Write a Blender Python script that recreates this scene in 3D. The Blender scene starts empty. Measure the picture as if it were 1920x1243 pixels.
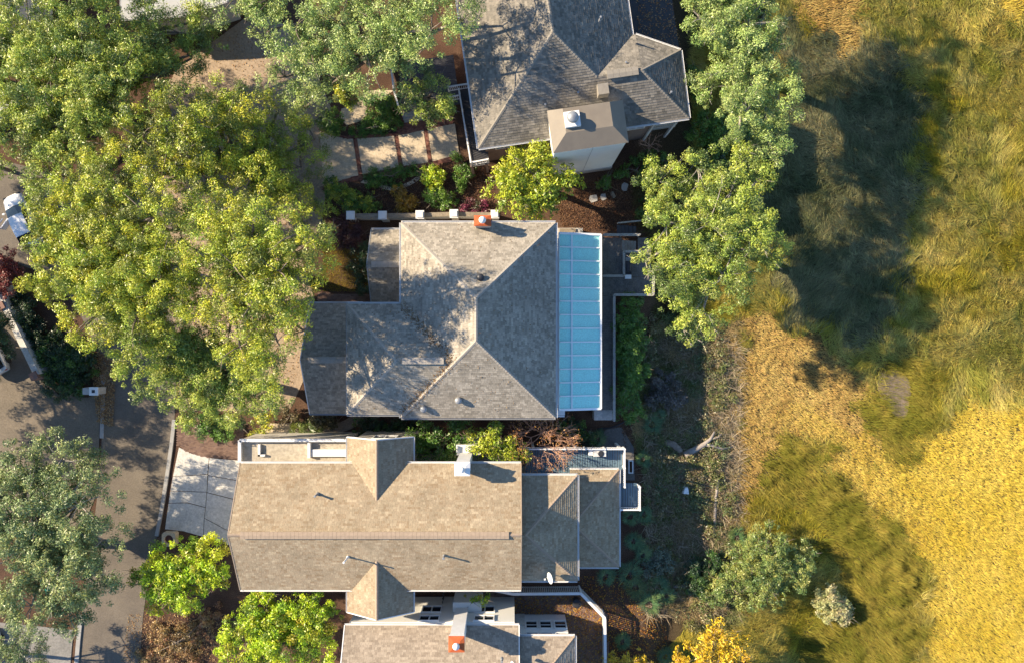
import bpy, math, random
import numpy as np
from mathutils import Vector, Matrix
random.seed(7); RNG = np.random.default_rng(11)
SC = bpy.context.scene
COL = SC.collection
# ------------------------------------------------------------------ camera, sky, sun, exposure
H, FPX = 58.0, 1280.0            # flying height (m), focal length (photo pixels)
cam_d = bpy.data.cameras.new("camera"); cam = bpy.data.objects.new("camera", cam_d); COL.objects.link(cam)
cam.location = (0, 0, H); cam.rotation_euler = (0, 0, 0)
cam_d.lens = 24.0; cam_d.sensor_width = 36.0; cam_d.clip_end = 2000
SC.camera = cam
SUN_EL = math.radians(28)
SUN_TO = Vector((0.955, -0.297, 0)).normalized()        # horizontal direction in which shadows fall
wd = bpy.data.worlds.new("World"); SC.world = wd; wd.use_nodes = True
nt = wd.node_tree; bgn = nt.nodes["Background"]
sky = nt.nodes.new("ShaderNodeTexSky"); sky.sky_type = 'NISHITA'; sky.sun_disc = False
sky.sun_elevation = SUN_EL; sky.sun_rotation = math.atan2(-SUN_TO.x, -SUN_TO.y)
sky.air_density = 1.0; sky.dust_density = 0.2; sky.ozone_density = 4.5
nt.links.new(sky.outputs[0], bgn.inputs[0]); bgn.inputs[1].default_value = 0.10
sun_d = bpy.data.lights.new("sun", 'SUN'); sun_d.energy = 5.0; sun_d.angle = math.radians(0.55); sun_d.color = (1.0, 0.83, 0.60)
sun = bpy.data.objects.new("sun", sun_d); COL.objects.link(sun)
sd = Vector((SUN_TO.x * math.cos(SUN_EL), SUN_TO.y * math.cos(SUN_EL), -math.sin(SUN_EL)))
sun.rotation_euler = sd.to_track_quat('-Z', 'Y').to_euler(); sun.location = (-60, 20, 60)
vs = SC.view_settings; vs.view_transform = 'Standard'; vs.look = 'None'; vs.exposure = 1.40; vs.gamma = 1.0
vs.use_curve_mapping = False
SC.cycles.max_bounces = 4; SC.cycles.diffuse_bounces = 2; SC.cycles.glossy_bounces = 2; SC.cycles.transparent_max_bounces = 4
SC.cycles.use_denoising = True

# ------------------------------------------------------------------ helpers
def P(px, py, z=0.0):            # a photo pixel seen at height z -> the point in the place
    s = (H - z) / FPX
    return Vector(((px - 960) * s, (621.5 - py) * s, z))
def lin(c):
    if isinstance(c, str):
        c = [int(c[i:i + 2], 16) / 255 for i in (0, 2, 4)]
        return tuple(x / 12.92 if x <= .04045 else ((x + .055) / 1.055) ** 2.4 for x in c)
    return tuple(c)
def root_loc(o):
    while o.parent is not None: o = o.parent
    return Vector(o.location)
def tag(o, label=None, cat=None, group=None, kind=None):
    if label: o["label"] = label
    if cat: o["category"] = cat
    if group: o["group"] = group
    if kind: o["kind"] = kind
    return o
def thing(name, label, cat, loc=(0, 0, 0), group=None):
    o = bpy.data.objects.new(name, None); COL.objects.link(o); o.location = loc; o.empty_display_size = .3
    return tag(o, label, cat, group)
def link(name, me, mat, parent=None, loc=(0, 0, 0)):
    o = bpy.data.objects.new(name, me); COL.objects.link(o)
    if mat is not None: me.materials.append(mat)
    if parent is not None: o.parent = parent
    else: o.location = loc
    return o
class MB:
    def __init__(s): s.v = []; s.f = []; s.t = []
    def add(s, vs_, fs, tone=0.5):
        n = len(s.v); s.v.extend([tuple(p) for p in vs_])
        for f in fs: s.f.append(tuple(i + n for i in f)); s.t.append(tone)
        return s
    def box(s, x0, x1, y0, y1, z0, z1, tone=.5):
        return s.add([(x0, y0, z0), (x1, y0, z0), (x1, y1, z0), (x0, y1, z0), (x0, y0, z1), (x1, y0, z1), (x1, y1, z1), (x0, y1, z1)],
                     [(3, 2, 1, 0), (4, 5, 6, 7), (0, 1, 5, 4), (1, 2, 6, 5), (2, 3, 7, 6), (3, 0, 4, 7)], tone)
    def obox(s, c, sx, sy, sz, rz=0, tone=.5):        # c = centre of the bottom face
        ca, sa = math.cos(rz), math.sin(rz); q = []
        for z in (0, sz):
            for a, b in ((-1, -1), (1, -1), (1, 1), (-1, 1)):
                x, y = a * sx / 2, b * sy / 2
                q.append((c[0] + x * ca - y * sa, c[1] + x * sa + y * ca, c[2] + z))
        return s.add(q, [(3, 2, 1, 0), (4, 5, 6, 7), (0, 1, 5, 4), (1, 2, 6, 5), (2, 3, 7, 6), (3, 0, 4, 7)], tone)
    def beam(s, a, b, w, h, tone=.5):                 # square bar along a-b, centred
        a, b = Vector(a), Vector(b); d = (b - a).normalized()
        side = d.cross(Vector((0, 0, 1)))
        if side.length < 1e-4: side = Vector((1, 0, 0))
        side.normalize(); up = side.cross(d).normalized(); q = []
        for p in (a, b):
            for i, j in ((-1, -1), (1, -1), (1, 1), (-1, 1)): q.append(p + side * (i * w / 2) + up * (j * h / 2))
        return s.add(q, [(3, 2, 1, 0), (4, 5, 6, 7), (0, 1, 5, 4), (1, 2, 6, 5), (2, 3, 7, 6), (3, 0, 4, 7)], tone)
    def prism(s, poly, z0, z1, tone=.5):
        n = len(poly); a = sum(poly[i][0] * poly[(i + 1) % n][1] - poly[(i + 1) % n][0] * poly[i][1] for i in range(n))
        if a < 0: poly = poly[::-1]
        q = [(p[0], p[1], z0) for p in poly] + [(p[0], p[1], z1) for p in poly]
        return s.add(q, [tuple(range(n - 1, -1, -1)), tuple(range(n, 2 * n))] + [(i, (i + 1) % n, n + (i + 1) % n, n + i) for i in range(n)], tone)
    def tube(s, pts, rad, n=6, tone=.5, cap=True):
        pts = [Vector(p) for p in pts]; q = []
        for i, p in enumerate(pts):
            d = (pts[min(i + 1, len(pts) - 1)] - pts[max(i - 1, 0)])
            if d.length < 1e-6: d = Vector((0, 0, 1))
            d.normalize(); x = d.cross(Vector((.31, .17, .93)));
            if x.length < 1e-3: x = d.cross(Vector((1, 0, 0)))
            x.normalize(); y = d.cross(x); r = rad[i] if hasattr(rad, '__len__') else rad
            for k in range(n): t = 2 * math.pi * k / n; q.append(p + x * (r * math.cos(t)) + y * (r * math.sin(t)))
        fs = [(i * n + k, i * n + (k + 1) % n, (i + 1) * n + (k + 1) % n, (i + 1) * n + k) for i in range(len(pts) - 1) for k in range(n)]
        if cap: fs += [tuple(range(n - 1, -1, -1)), tuple((len(pts) - 1) * n + k for k in range(n))]
        return s.add(q, fs, tone)
    def lathe(s, c, prof, n=16, tone=.5):             # prof = [(r, z)...] bottom to top
        q = []; c = Vector(c)
        for r, z in prof:
            for k in range(n): t = 2 * math.pi * k / n; q.append((c.x + r * math.cos(t), c.y + r * math.sin(t), c.z + z))
        m = len(prof)
        fs = [(i * n + k, i * n + (k + 1) % n, (i + 1) * n + (k + 1) % n, (i + 1) * n + k) for i in range(m - 1) for k in range(n)]
        fs += [tuple(range(n - 1, -1, -1)), tuple((m - 1) * n + k for k in range(n))]
        return s.add(q, fs, tone)
    def build(s, name, mat, parent=None, loc=(0, 0, 0), smooth=False, kind=None, tones=False):
        off = root_loc(parent) if parent is not None else Vector(loc)
        me = bpy.data.meshes.new(name)
        me.from_pydata([(x - off.x, y - off.y, z - off.z) for x, y, z in s.v], [], s.f)
        if tones:
            at = me.attributes.new("tone", 'FLOAT', 'FACE'); at.data.foreach_set("value", np.array(s.t, dtype=np.float32))
        if smooth: me.polygons.foreach_set("use_smooth", [True] * len(me.polygons))
        o = link(name, me, mat, parent, loc)
        if kind: o["kind"] = kind
        return o
def bulk(name, V, k, mat, Cc, parent=None, loc=(0, 0, 0), kind=None):
    """one mesh of many k-gons, V = (n*k,3), Cc = (n*k,3) point colours"""
    off = root_loc(parent) if parent is not None else Vector(loc)
    V = (V - np.array(off)).astype(np.float32); nv = len(V); nf = nv // k
    me = bpy.data.meshes.new(name); me.vertices.add(nv); me.vertices.foreach_set("co", V.ravel())
    me.loops.add(nv); me.loops.foreach_set("vertex_index", np.arange(nv, dtype=np.int32))
    me.polygons.add(nf); me.polygons.foreach_set("loop_start", np.arange(0, nv, k, dtype=np.int32))
    me.update(calc_edges=True)
    at = me.attributes.new("Col", 'FLOAT_COLOR', 'POINT')
    c4 = np.ones((nv, 4), np.float32); c4[:, :3] = Cc; at.data.foreach_set("color", c4.ravel())
    o = link(name, me, mat, parent, loc)
    if kind: o["kind"] = kind
    return o
def dup(o, parent=None, loc=None):
    c = o.copy(); COL.objects.link(c)
    if parent is not None: c.parent = parent
    if loc is not None: c.location = loc
    return c
def dup_tree(root, loc, rz=0, sc=1.0):
    r = dup(root, None, loc); r.rotation_euler = (0, 0, rz); r.scale = (sc, sc, sc)
    for ch in list(root.children):
        c = dup(ch, r)
        for g in list(ch.children): dup(g, c)
    return r
_ng = np.random.default_rng(5).random((16, 64, 64))
def vnoise(x, y, sc, ch=0):      # value noise, 0..1
    x = np.asarray(x) / sc; y = np.asarray(y) / sc
    xi = np.floor(x).astype(int); yi = np.floor(y).astype(int); fx = x - xi; fy = y - yi
    fx = fx * fx * (3 - 2 * fx); fy = fy * fy * (3 - 2 * fy); g = _ng[ch % 16]
    a = g[xi % 64, yi % 64]; b = g[(xi + 1) % 64, yi % 64]; c = g[xi % 64, (yi + 1) % 64]; d = g[(xi + 1) % 64, (yi + 1) % 64]
    return (a * (1 - fx) + b * fx) * (1 - fy) + (c * (1 - fx) + d * fx) * fy
def inpoly(x, y, poly):
    x = np.asarray(x); y = np.asarray(y); r = np.zeros(x.shape, bool); n = len(poly); j = n - 1
    for i in range(n):
        xi, yi = poly[i]; xj, yj = poly[j]
        if yi != yj:
            r ^= ((yi > y) != (yj > y)) & (x < (xj - xi) * (y - yi) / (yj - yi) + xi)
        j = i
    return r

# ------------------------------------------------------------------ materials (procedural)
def new_mat(name):
    m = bpy.data.materials.new(name); m.use_nodes = True
    return m, m.node_tree, m.node_tree.nodes["Principled BSDF"]
def mat(name, c1, c2=None, scale=3.0, rough=.85, bump=0.0, bscale=None, spec=.3, metal=0.0, fine=None):
    """colour c1 broken up towards c2 by noise in the place's own coordinates"""
    m, t, b = new_mat(name); L = t.links.new
    b.inputs["Roughness"].default_value = rough; b.inputs["Specular IOR Level"].default_value = spec; b.inputs["Metallic"].default_value = metal
    c1 = lin(c1); c2 = lin(c2) if c2 else c1
    geo = t.nodes.new("ShaderNodeNewGeometry")
    n1 = t.nodes.new("ShaderNodeTexNoise"); n1.inputs["Scale"].default_value = scale; n1.inputs["Detail"].default_value = 5; n1.inputs["Roughness"].default_value = .65
    L(geo.outputs["Position"], n1.inputs["Vector"])
    rp = t.nodes.new("ShaderNodeValToRGB"); rp.color_ramp.elements[0].position = .32; rp.color_ramp.elements[1].position = .68
    rp.color_ramp.elements[0].color = (*c1, 1); rp.color_ramp.elements[1].color = (*c2, 1)
    L(n1.outputs["Fac"], rp.inputs["Fac"]); out = rp.outputs["Color"]
    if fine:
        n2 = t.nodes.new("ShaderNodeTexNoise"); n2.inputs["Scale"].default_value = fine; n2.inputs["Detail"].default_value = 3
        L(geo.outputs["Position"], n2.inputs["Vector"])
        mr = t.nodes.new("ShaderNodeMapRange"); mr.inputs["From Min"].default_value = .3; mr.inputs["From Max"].default_value = .7
        mr.inputs["To Min"].default_value = .8; mr.inputs["To Max"].default_value = 1.18; L(n2.outputs["Fac"], mr.inputs["Value"])
        mx = t.nodes.new("ShaderNodeMix"); mx.data_type = 'RGBA'; mx.blend_type = 'MULTIPLY'; mx.inputs["Factor"].default_value = 1
        L(out, mx.inputs[6]); L(mr.outputs["Result"], mx.inputs[7]); out = mx.outputs[2]
    L(out, b.inputs["Base Color"])
    if bump:
        nb = t.nodes.new("ShaderNodeTexNoise"); nb.inputs["Scale"].default_value = bscale or scale * 8; nb.inputs["Detail"].default_value = 4
        L(geo.outputs["Position"], nb.inputs["Vector"])
        bp = t.nodes.new("ShaderNodeBump"); bp.inputs["Strength"].default_value = bump; bp.inputs["Distance"].default_value = .05
        L(nb.outputs["Fac"], bp.inputs["Height"]); L(bp.outputs["Normal"], b.inputs["Normal"])
    return m
def mat_tone(name, cols, rough=.9, stain=.25, sscale=.5, spec=.25):
    """per-piece tone picks a colour off the ramp; broad weathering over it"""
    m, t, b = new_mat(name); L = t.links.new; b.inputs["Roughness"].default_value = rough; b.inputs["Specular IOR Level"].default_value = spec
    a = t.nodes.new("ShaderNodeAttribute"); a.attribute_name = "tone"
    rp = t.nodes.new("ShaderNodeValToRGB"); cr = rp.color_ramp
    while len(cr.elements) < len(cols): cr.elements.new(.5)
    for i, c in enumerate(cols):
        cr.elements[i].position = i / (len(cols) - 1); cr.elements[i].color = (*lin(c), 1)
    L(a.outputs["Fac"], rp.inputs["Fac"])
    geo = t.nodes.new("ShaderNodeNewGeometry"); out = rp.outputs["Color"]
    for sc_, lo, hi in ((sscale, 1 - stain, 1 + stain), (11.0, .82, 1.18)):
        n1 = t.nodes.new("ShaderNodeTexNoise"); n1.inputs["Scale"].default_value = sc_; n1.inputs["Detail"].default_value = 6; n1.inputs["Roughness"].default_value = .7
        L(geo.outputs["Position"], n1.inputs["Vector"])
        mr = t.nodes.new("ShaderNodeMapRange"); mr.inputs["From Min"].default_value = .3; mr.inputs["From Max"].default_value = .7
        mr.inputs["To Min"].default_value = lo; mr.inputs["To Max"].default_value = hi; L(n1.outputs["Fac"], mr.inputs["Value"])
        mx = t.nodes.new("ShaderNodeMix"); mx.data_type = 'RGBA'; mx.blend_type = 'MULTIPLY'; mx.inputs["Factor"].default_value = 1
        L(out, mx.inputs[6]); L(mr.outputs["Result"], mx.inputs[7]); out = mx.outputs[2]
    L(out, b.inputs["Base Color"])
    return m
def mat_leaf(name, trans=.3, gloss=.05, rough=.45):
    m = bpy.data.materials.new(name); m.use_nodes = True; t = m.node_tree; L = t.links.new; t.nodes.remove(t.nodes["Principled BSDF"])
    a = t.nodes.new("ShaderNodeAttribute"); a.attribute_name = "Col"; df = t.nodes.new("ShaderNodeBsdfDiffuse"); L(a.outputs["Color"], df.inputs["Color"])
    tr = t.nodes.new("ShaderNodeBsdfTranslucent"); mx = t.nodes.new("ShaderNodeMixShader"); mx.inputs[0].default_value = trans
    L(a.outputs["Color"], tr.inputs["Color"]); L(df.outputs[0], mx.inputs[1]); L(tr.outputs[0], mx.inputs[2]); out = mx
    if gloss:
        gl = t.nodes.new("ShaderNodeBsdfGlossy"); gl.inputs["Roughness"].default_value = rough; m2 = t.nodes.new("ShaderNodeMixShader"); m2.inputs[0].default_value = gloss
        L(mx.outputs[0], m2.inputs[1]); L(gl.outputs[0], m2.inputs[2]); out = m2
    L(out.outputs[0], t.nodes["Material Output"].inputs["Surface"])
    return m
M = {}
M['white'] = mat('white_paint', (.74, .73, .71), (.66, .65, .63), 2, .6)
M['white_frame'] = mat('white_frame_paint', (.86, .86, .85), (.80, .80, .79), 2, .5)
M['white_dirty'] = mat('weathered_white', (.62, .60, .56), (.46, .44, .40), 1.5, .8, fine=12)
M['stucco'] = mat('cream_stucco', (.56, .53, .47), (.50, .47, .41), .8, .9, bump=.15, bscale=30)
M['stucco_pale'] = mat('pale_stucco', (.76, .745, .69), (.70, .685, .63), .7, .9, bump=.1, bscale=30)
M['wall_brown'] = mat('brown_siding', (.17, .12, .10), (.22, .16, .13), 2, .85)
M['wall_grey'] = mat('grey_siding', (.36, .33, .29), (.30, .28, .25), 2, .85)
M['roof_base'] = mat('roof_underlay', (.12, .10, .085), (.16, .13, .11), 2, .95)
M['sh_mid'] = mat_tone('shingles_greige', [(.215, .19, .15), (.265, .235, .187), (.305, .27, .217), (.36, .32, .257)], stain=.2, sscale=.7)
M['sh_lower'] = mat_tone('shingles_tan', [(.25, .185, .115), (.305, .24, .16), (.28, .225, .15), (.365, .295, .20)], stain=.2, sscale=.6)
M['sh_upper'] = mat_tone('shingles_slate', [(.125, .115, .095), (.165, .15, .125), (.195, .175, .145), (.24, .215, .175)], stain=.25)
M['sh_bottom'] = mat_tone('shingles_pale_tan', [(.23, .185, .14), (.275, .225, .17), (.31, .255, .195), (.36, .30, .23)], stain=.18)
M['sh_dark'] = mat_tone('shingles_dark', [(.055, .055, .06), (.085, .085, .09), (.11, .105, .10)], stain=.3)
M['cap_mid'] = mat('ridge_cap_beige', (.36, .32, .27), (.30, .27, .225), 4, .9)
M['cap_low'] = mat('ridge_cap_tan', (.34, .26, .19), (.28, .215, .155), 4, .9)
M['cap_up'] = mat('ridge_cap_grey', (.25, .225, .185), (.20, .18, .15), 4, .9)
M['terracotta'] = mat('terracotta', (.50, .12, .035), (.40, .085, .03), 3, .8)
M['brick_grey'] = mat('painted_brick', (.50, .47, .43), (.40, .37, .34), 6, .85)
M['metal_dark'] = mat('dark_metal', (.03, .032, .035), (.05, .05, .055), 5, .45, metal=.3)
M['metal_grey'] = mat('grey_metal', (.30, .31, .32), (.24, .25, .26), 5, .5, metal=.4)
M['membrane'] = mat('flat_roof_membrane', (.44, .39, .31), (.34, .30, .235), .6, .9, fine=5)
M['pane_dark'] = mat('dark_window_glass', (.012, .018, .024), None, 1, .08, spec=.3)
M['timber'] = mat('weathered_timber', (.30, .285, .25), (.40, .375, .33), 3, .9, fine=14)
M['timber_deck'] = mat('weathered_deck_board', (.125, .12, .11), (.20, .19, .172), 2.5, .9, fine=10)
M['timber_dark'] = mat('dark_timber', (.05, .05, .055), (.075, .075, .08), 3, .7)
M['timber_blue'] = mat('blue_grey_decking', (.095, .155, .20), (.125, .19, .235), 2, .75)
M['concrete'] = mat('pale_concrete', (.52, .43, .31), (.43, .355, .255), .9, .92, fine=9)
M['concrete_grey'] = mat('grey_concrete', (.55, .53, .49), (.44, .43, .40), .8, .92, fine=7)
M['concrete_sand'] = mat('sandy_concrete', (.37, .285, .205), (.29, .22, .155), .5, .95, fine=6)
M['concrete_warm'] = mat('warm_concrete', (.27, .225, .17), (.20, .165, .12), .6, .92, fine=8)
M['asphalt'] = mat('asphalt', (.115, .098, .08), (.165, .14, .11), .45, .92, fine=10, bump=.2, bscale=40)
M['kerb'] = mat('kerb_concrete', (.34, .335, .325), (.27, .265, .255), 2, .9)
M['brick_red'] = mat_tone('red_brick_paver', [(.13, .052, .04), (.20, .085, .06), (.26, .125, .085), (.17, .085, .07)], stain=.25)
M['brick_brown'] = mat_tone('brown_brick_paver', [(.12, .075, .06), (.17, .11, .085), (.215, .14, .105), (.15, .10, .085)], stain=.25)
M['bark'] = mat('bark', (.16, .125, .095), (.24, .20, .16), 4, .95, bump=.4, bscale=25)
M['bark_pale'] = mat('pale_bark', (.34, .31, .27), (.25, .225, .195), 4, .95)
M['bark_red'] = mat('reddish_bark', (.42, .24, .16), (.52, .33, .24), 4, .9)
M['drift'] = mat('driftwood', (.30, .265, .235), (.22, .19, .165), 3, .95, fine=15)
M['leaf'] = mat_leaf('leaves', .15, .045, .42)
M['grass'] = mat_leaf('grass_blades', .12, 0)
M['litter'] = mat_leaf('dry_leaves', .15, 0)
M['car_white'] = mat('white_car_paint', (.72, .73, .75), None, 1, .22, spec=.5)
M['car_silver'] = mat('silver_car_paint', (.55, .57, .60), None, 1, .25, spec=.5, metal=.3)
M['tyre'] = mat('tyre_rubber', (.02, .02, .02), None, 1, .8)
M['stone'] = mat('flagstone', (.40, .39, .37), (.32, .31, .30), 2, .9)
M['lamp_red'] = mat('red_tail_lamp', (.35, .01, .01), None, 1, .2)
# opal panes: tinted sheet with a gloss, each pane a shade of its own, filmed with dust
M['glazing'] = mat_tone('tinted_glazing', [(.34, .74, .68), (.38, .78, .71), (.43, .82, .74)], .35, .05, .5, .2)
# ground: soil and mulch on the plots, dark mud under the marsh
m, t_, b_ = new_mat('soil'); L_ = t_.links.new; b_.inputs["Roughness"].default_value = .97; b_.inputs["Specular IOR Level"].default_value = .1
g_ = t_.nodes.new("ShaderNodeNewGeometry"); n_ = t_.nodes.new("ShaderNodeTexNoise"); n_.inputs["Scale"].default_value = .35; n_.inputs["Detail"].default_value = 7; n_.inputs["Roughness"].default_value = .7
L_(g_.outputs["Position"], n_.inputs["Vector"]); r_ = t_.nodes.new("ShaderNodeValToRGB"); cr = r_.color_ramp
cr.elements[0].position = .3; cr.elements[0].color = (.06, .036, .026, 1); cr.elements[1].position = .7; cr.elements[1].color = (.13, .08, .052, 1)
e_ = cr.elements.new(.5); e_.color = (.09, .053, .036, 1); L_(n_.outputs["Fac"], r_.inputs["Fac"])
sx = t_.nodes.new("ShaderNodeSeparateXYZ"); L_(g_.outputs["Position"], sx.inputs[0])
mr = t_.nodes.new("ShaderNodeMapRange"); mr.inputs["From Min"].default_value = 10; mr.inputs["From Max"].default_value = 15; L_(sx.outputs[0], mr.inputs["Value"])
mx = t_.nodes.new("ShaderNodeMix"); mx.data_type = 'RGBA'; L_(mr.outputs["Result"], mx.inputs["Factor"]); L_(r_.outputs["Color"], mx.inputs[6]); mx.inputs[7].default_value = (.07, .055, .03, 1)
n2_ = t_.nodes.new("ShaderNodeTexNoise"); n2_.inputs["Scale"].default_value = 14; n2_.inputs["Detail"].default_value = 3; L_(g_.outputs["Position"], n2_.inputs["Vector"])
m2_ = t_.nodes.new("ShaderNodeMapRange"); m2_.inputs["From Min"].default_value = .3; m2_.inputs["From Max"].default_value = .7; m2_.inputs["To Min"].default_value = .45; m2_.inputs["To Max"].default_value = 1.5
L_(n2_.outputs["Fac"], m2_.inputs["Value"]); mm_ = t_.nodes.new("ShaderNodeMix"); mm_.data_type = 'RGBA'; mm_.blend_type = 'MULTIPLY'; mm_.inputs["Factor"].default_value = 1
L_(mx.outputs[2], mm_.inputs[6]); L_(m2_.outputs["Result"], mm_.inputs[7]); L_(mm_.outputs[2], b_.inputs["Base Color"])
M['soil'] = m

# ------------------------------------------------------------------ ground
MARSH_Z = -1.2
def ground_z(x, y):
    t = np.clip((np.asarray(x) - (10.2 + .8 * np.sin(np.asarray(y) * .21))) / 3.2, 0, 1)
    return MARSH_Z * (t * t * (3 - 2 * t)) + .10 * (vnoise(x, y, 3.0, 3) - .5) * (t > 0)
gx = np.concatenate([np.array([-700, -200, -80]), np.arange(-60, 8, 4.0), np.arange(8, 16, .35), np.arange(16, 60, 1.0), np.array([80, 200, 700])])
gy = np.concatenate([np.array([-700, -200, -80]), np.arange(-50, 50.1, 1.0), np.array([80, 200, 700])])
X, Y = np.meshgrid(gx, gy, indexing='ij'); Z = ground_z(X, Y)
b = MB(); nx, ny = X.shape
b.v = list(zip(X.ravel().tolist(), Y.ravel().tolist(), Z.ravel().tolist()))
b.f = [(i * ny + j, (i + 1) * ny + j, (i + 1) * ny + j + 1, i * ny + j + 1) for i in range(nx - 1) for j in range(ny - 1)]; b.t = [.5] * len(b.f)
tag(b.build('ground', M['soil'], smooth=True), 'brown soil and mulch sloping down to marsh mud', 'ground', kind='structure')
def pxy(poly, z=0): return [tuple(P(x, y, z)[:2]) for x, y in poly]
def sheet(name, poly, z0, z1, m, label, cat, parent=None, zp=0):
    o = MB().prism(pxy(poly, zp), z0, z1).build(name, m, parent)
    if parent is None: tag(o, label, cat, kind='structure')
    return o
def smooth_line(pts, n=8):
    pts = [Vector((p[0], p[1], 0)) for p in pts]; out = []
    for i in range(len(pts) - 1):
        p0 = pts[max(i - 1, 0)]; p1 = pts[i]; p2 = pts[i + 1]; p3 = pts[min(i + 2, len(pts) - 1)]
        for k in range(n):
            t = k / n; out.append(.5 * ((2 * p1) + (p2 - p0) * t + (2 * p0 - 5 * p1 + 4 * p2 - p3) * t * t + (3 * p1 - p0 - 3 * p2 + p3) * t ** 3))
    out.append(pts[-1]); return [(p.x, p.y) for p in out]
# road with kerbs
rl = smooth_line([(140, 1300), (150, 1180), (165, 1060), (186, 900), (192, 780), (190, 690), (150, 590), (90, 520), (-40, 470)])
rr = smooth_line([(262, 1300), (268, 1160), (290, 1030), (308, 930), (326, 800), (330, 700), (320, 580), (260, 450), (160, 350), (-40, 290)])
sheet('road', rl + rr[::-1], -.1, .02, M['asphalt'], 'worn dark asphalt lane with dappled tree shade', 'road')
def strip(line, w, name, z0, z1, m, parent=None, loc=None):
    b = MB(); pts = [P(x, y) for x, y in line]
    for a, c in zip(pts[:-1], pts[1:]):
        d = (c - a).normalized(); s_ = Vector((-d.y, d.x, 0)) * w / 2; e = d * .01
        b.prism([(a - s_)[:2], (c - s_ )[:2], (c + s_)[:2], (a + s_)[:2]], z0, z1)
    return b.build(name, m, parent)
tag(strip([p for p in rr if 780 < p[1] < 1010], .30, 'kerb', -.1, .13, M['kerb']), 'pale kerb between lane and concrete driveway', 'kerb', kind='structure')
tag(strip([p for p in rl if 690 < p[1] < 830], .34, 'kerb', -.1, .05, M['kerb']), 'flat drive-over kerb between tan drive and lane', 'kerb', kind='structure')
tag(strip([p for p in rl if p[1] > 1150], .34, 'kerb', -.1, .12, M['kerb']), 'kerb beside grey pavement in the lower corner', 'kerb', kind='structure')
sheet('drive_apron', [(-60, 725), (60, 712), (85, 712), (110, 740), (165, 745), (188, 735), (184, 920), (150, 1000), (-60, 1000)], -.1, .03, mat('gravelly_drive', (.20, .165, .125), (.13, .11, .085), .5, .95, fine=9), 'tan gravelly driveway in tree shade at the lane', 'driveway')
sheet('pavement', [(-60, 1160), (90, 1175), (138, 1180), (128, 1300), (-60, 1300)], -.1, .045, mat('dull_pavement', (.24, .23, .215), (.17, .165, .155), .8, .92, fine=7), 'grey pavement slab at the lower corner', 'pavement')
sheet('parking_court', [(-60, 560), (20, 575), (70, 720), (-60, 730)], -.1, .016, M['asphalt'], 'dark parking court behind white wall', 'driveway')
# tan court under the oaks
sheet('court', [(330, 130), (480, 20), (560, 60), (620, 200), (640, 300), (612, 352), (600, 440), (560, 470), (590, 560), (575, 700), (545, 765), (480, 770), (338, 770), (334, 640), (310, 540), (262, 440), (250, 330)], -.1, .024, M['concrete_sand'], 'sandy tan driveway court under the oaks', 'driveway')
# neighbour driveway: concrete panels between brick bands
dw = thing('panelled_driveway', 'pale concrete driveway split by red brick bands before upper house', 'driveway', P(735, 290)); dw["kind"] = 'structure'
top = smooth_line([(598, 246), (640, 259), (668, 261), (745, 255), (798, 244), (852, 233)], 6); bot = smooth_line([(604, 354), (640, 342), (680, 331), (754, 316), (810, 307), (861, 292)], 6)
def edge_at(line, x):
    for (x0, y0), (x1, y1) in zip(line[:-1], line[1:]):
        if x0 <= x <= x1: return y0 + (y1 - y0) * (x - x0) / (x1 - x0 + 1e-9)
    return line[0][1] if x < line[0][0] else line[-1][1]
cuts = [(600, 606), (666, 676), (743, 752), (798, 807), (853, 861)]
def brick_field(b, poly, ang, bw=.215, bl=.105, z=.02, h=.045, seed=1, gap=.012):
    """single bricks laid in running bond inside poly (world xy)"""
    rr_ = random.Random(seed); ca, sa = math.cos(ang), math.sin(ang)
    cx = sum(p[0] for p in poly) / len(poly); cy = sum(p[1] for p in poly) / len(poly)
    R = max(math.hypot(p[0] - cx, p[1] - cy) for p in poly); nu = int(R / bw) + 1; nv_ = int(R / bl) + 1
    cs = [(i, j) for i in range(-nu, nu + 1) for j in range(-nv_, nv_ + 1)]
    U = np.array([i * bw + (j % 2) * bw / 2 for i, j in cs]); W = np.array([j * bl for i, j in cs])
    xs = cx + U * ca - W * sa; ys = cy + U * sa + W * ca; ok = inpoly(xs, ys, poly)
    for x, y in zip(xs[ok], ys[ok]):
        hh = h + rr_.uniform(-.006, .006); q = []
        for a, c in ((-1, -1), (1, -1), (1, 1), (-1, 1)):
            px, py = a * (bw - gap) / 2, c * (bl - gap) / 2; q.append((x + px * ca - py * sa, y + px * sa + py * ca))
        b.add([(p[0], p[1], z - .03) for p in q] + [(p[0], p[1], z + hh) for p in q], [(4, 5, 6, 7), (0, 1, 5, 4), (1, 2, 6, 5), (2, 3, 7, 6), (3, 0, 4, 7)], rr_.random())
for i in range(4):
    (t0, b0), (t1, b1) = cuts[i], cuts[i + 1]; g = 4
    tl = [(x, edge_at(top, x)) for x in np.linspace(t0 + (g if i else 0), t1 - g * (i < 3), 6)]; bl_ = [(x, edge_at(bot, x) - 3) for x in np.linspace(b1 - g * (i < 3), b0 + (g if i else 0), 6)]
    MB().prism(pxy(tl + bl_), -.05, .06 + .004 * i).build('slab', M['concrete'], dw)
b = MB()
for i in (1, 2, 3):
    (t0, b0) = cuts[i]; brick_field(b, pxy([(t0 - 4, edge_at(top, t0)), (t0 + 4, edge_at(top, t0)), (b0 + 4, edge_at(bot, b0) - 3), (b0 - 4, edge_at(bot, b0) - 3)]), 1.7, seed=i)
brick_field(b, pxy([(x, y - 3) for x, y in bot] + [(x, y + 6) for x, y in bot[::-1]]), .16, seed=8)
brick_field(b, pxy([(x, y - 6) for x, y in top] + [(x, y) for x, y in top[::-1]]), .16, seed=9)
b.build('brick_band', M['brick_red'], dw, kind='stuff', tones=True)
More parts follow.
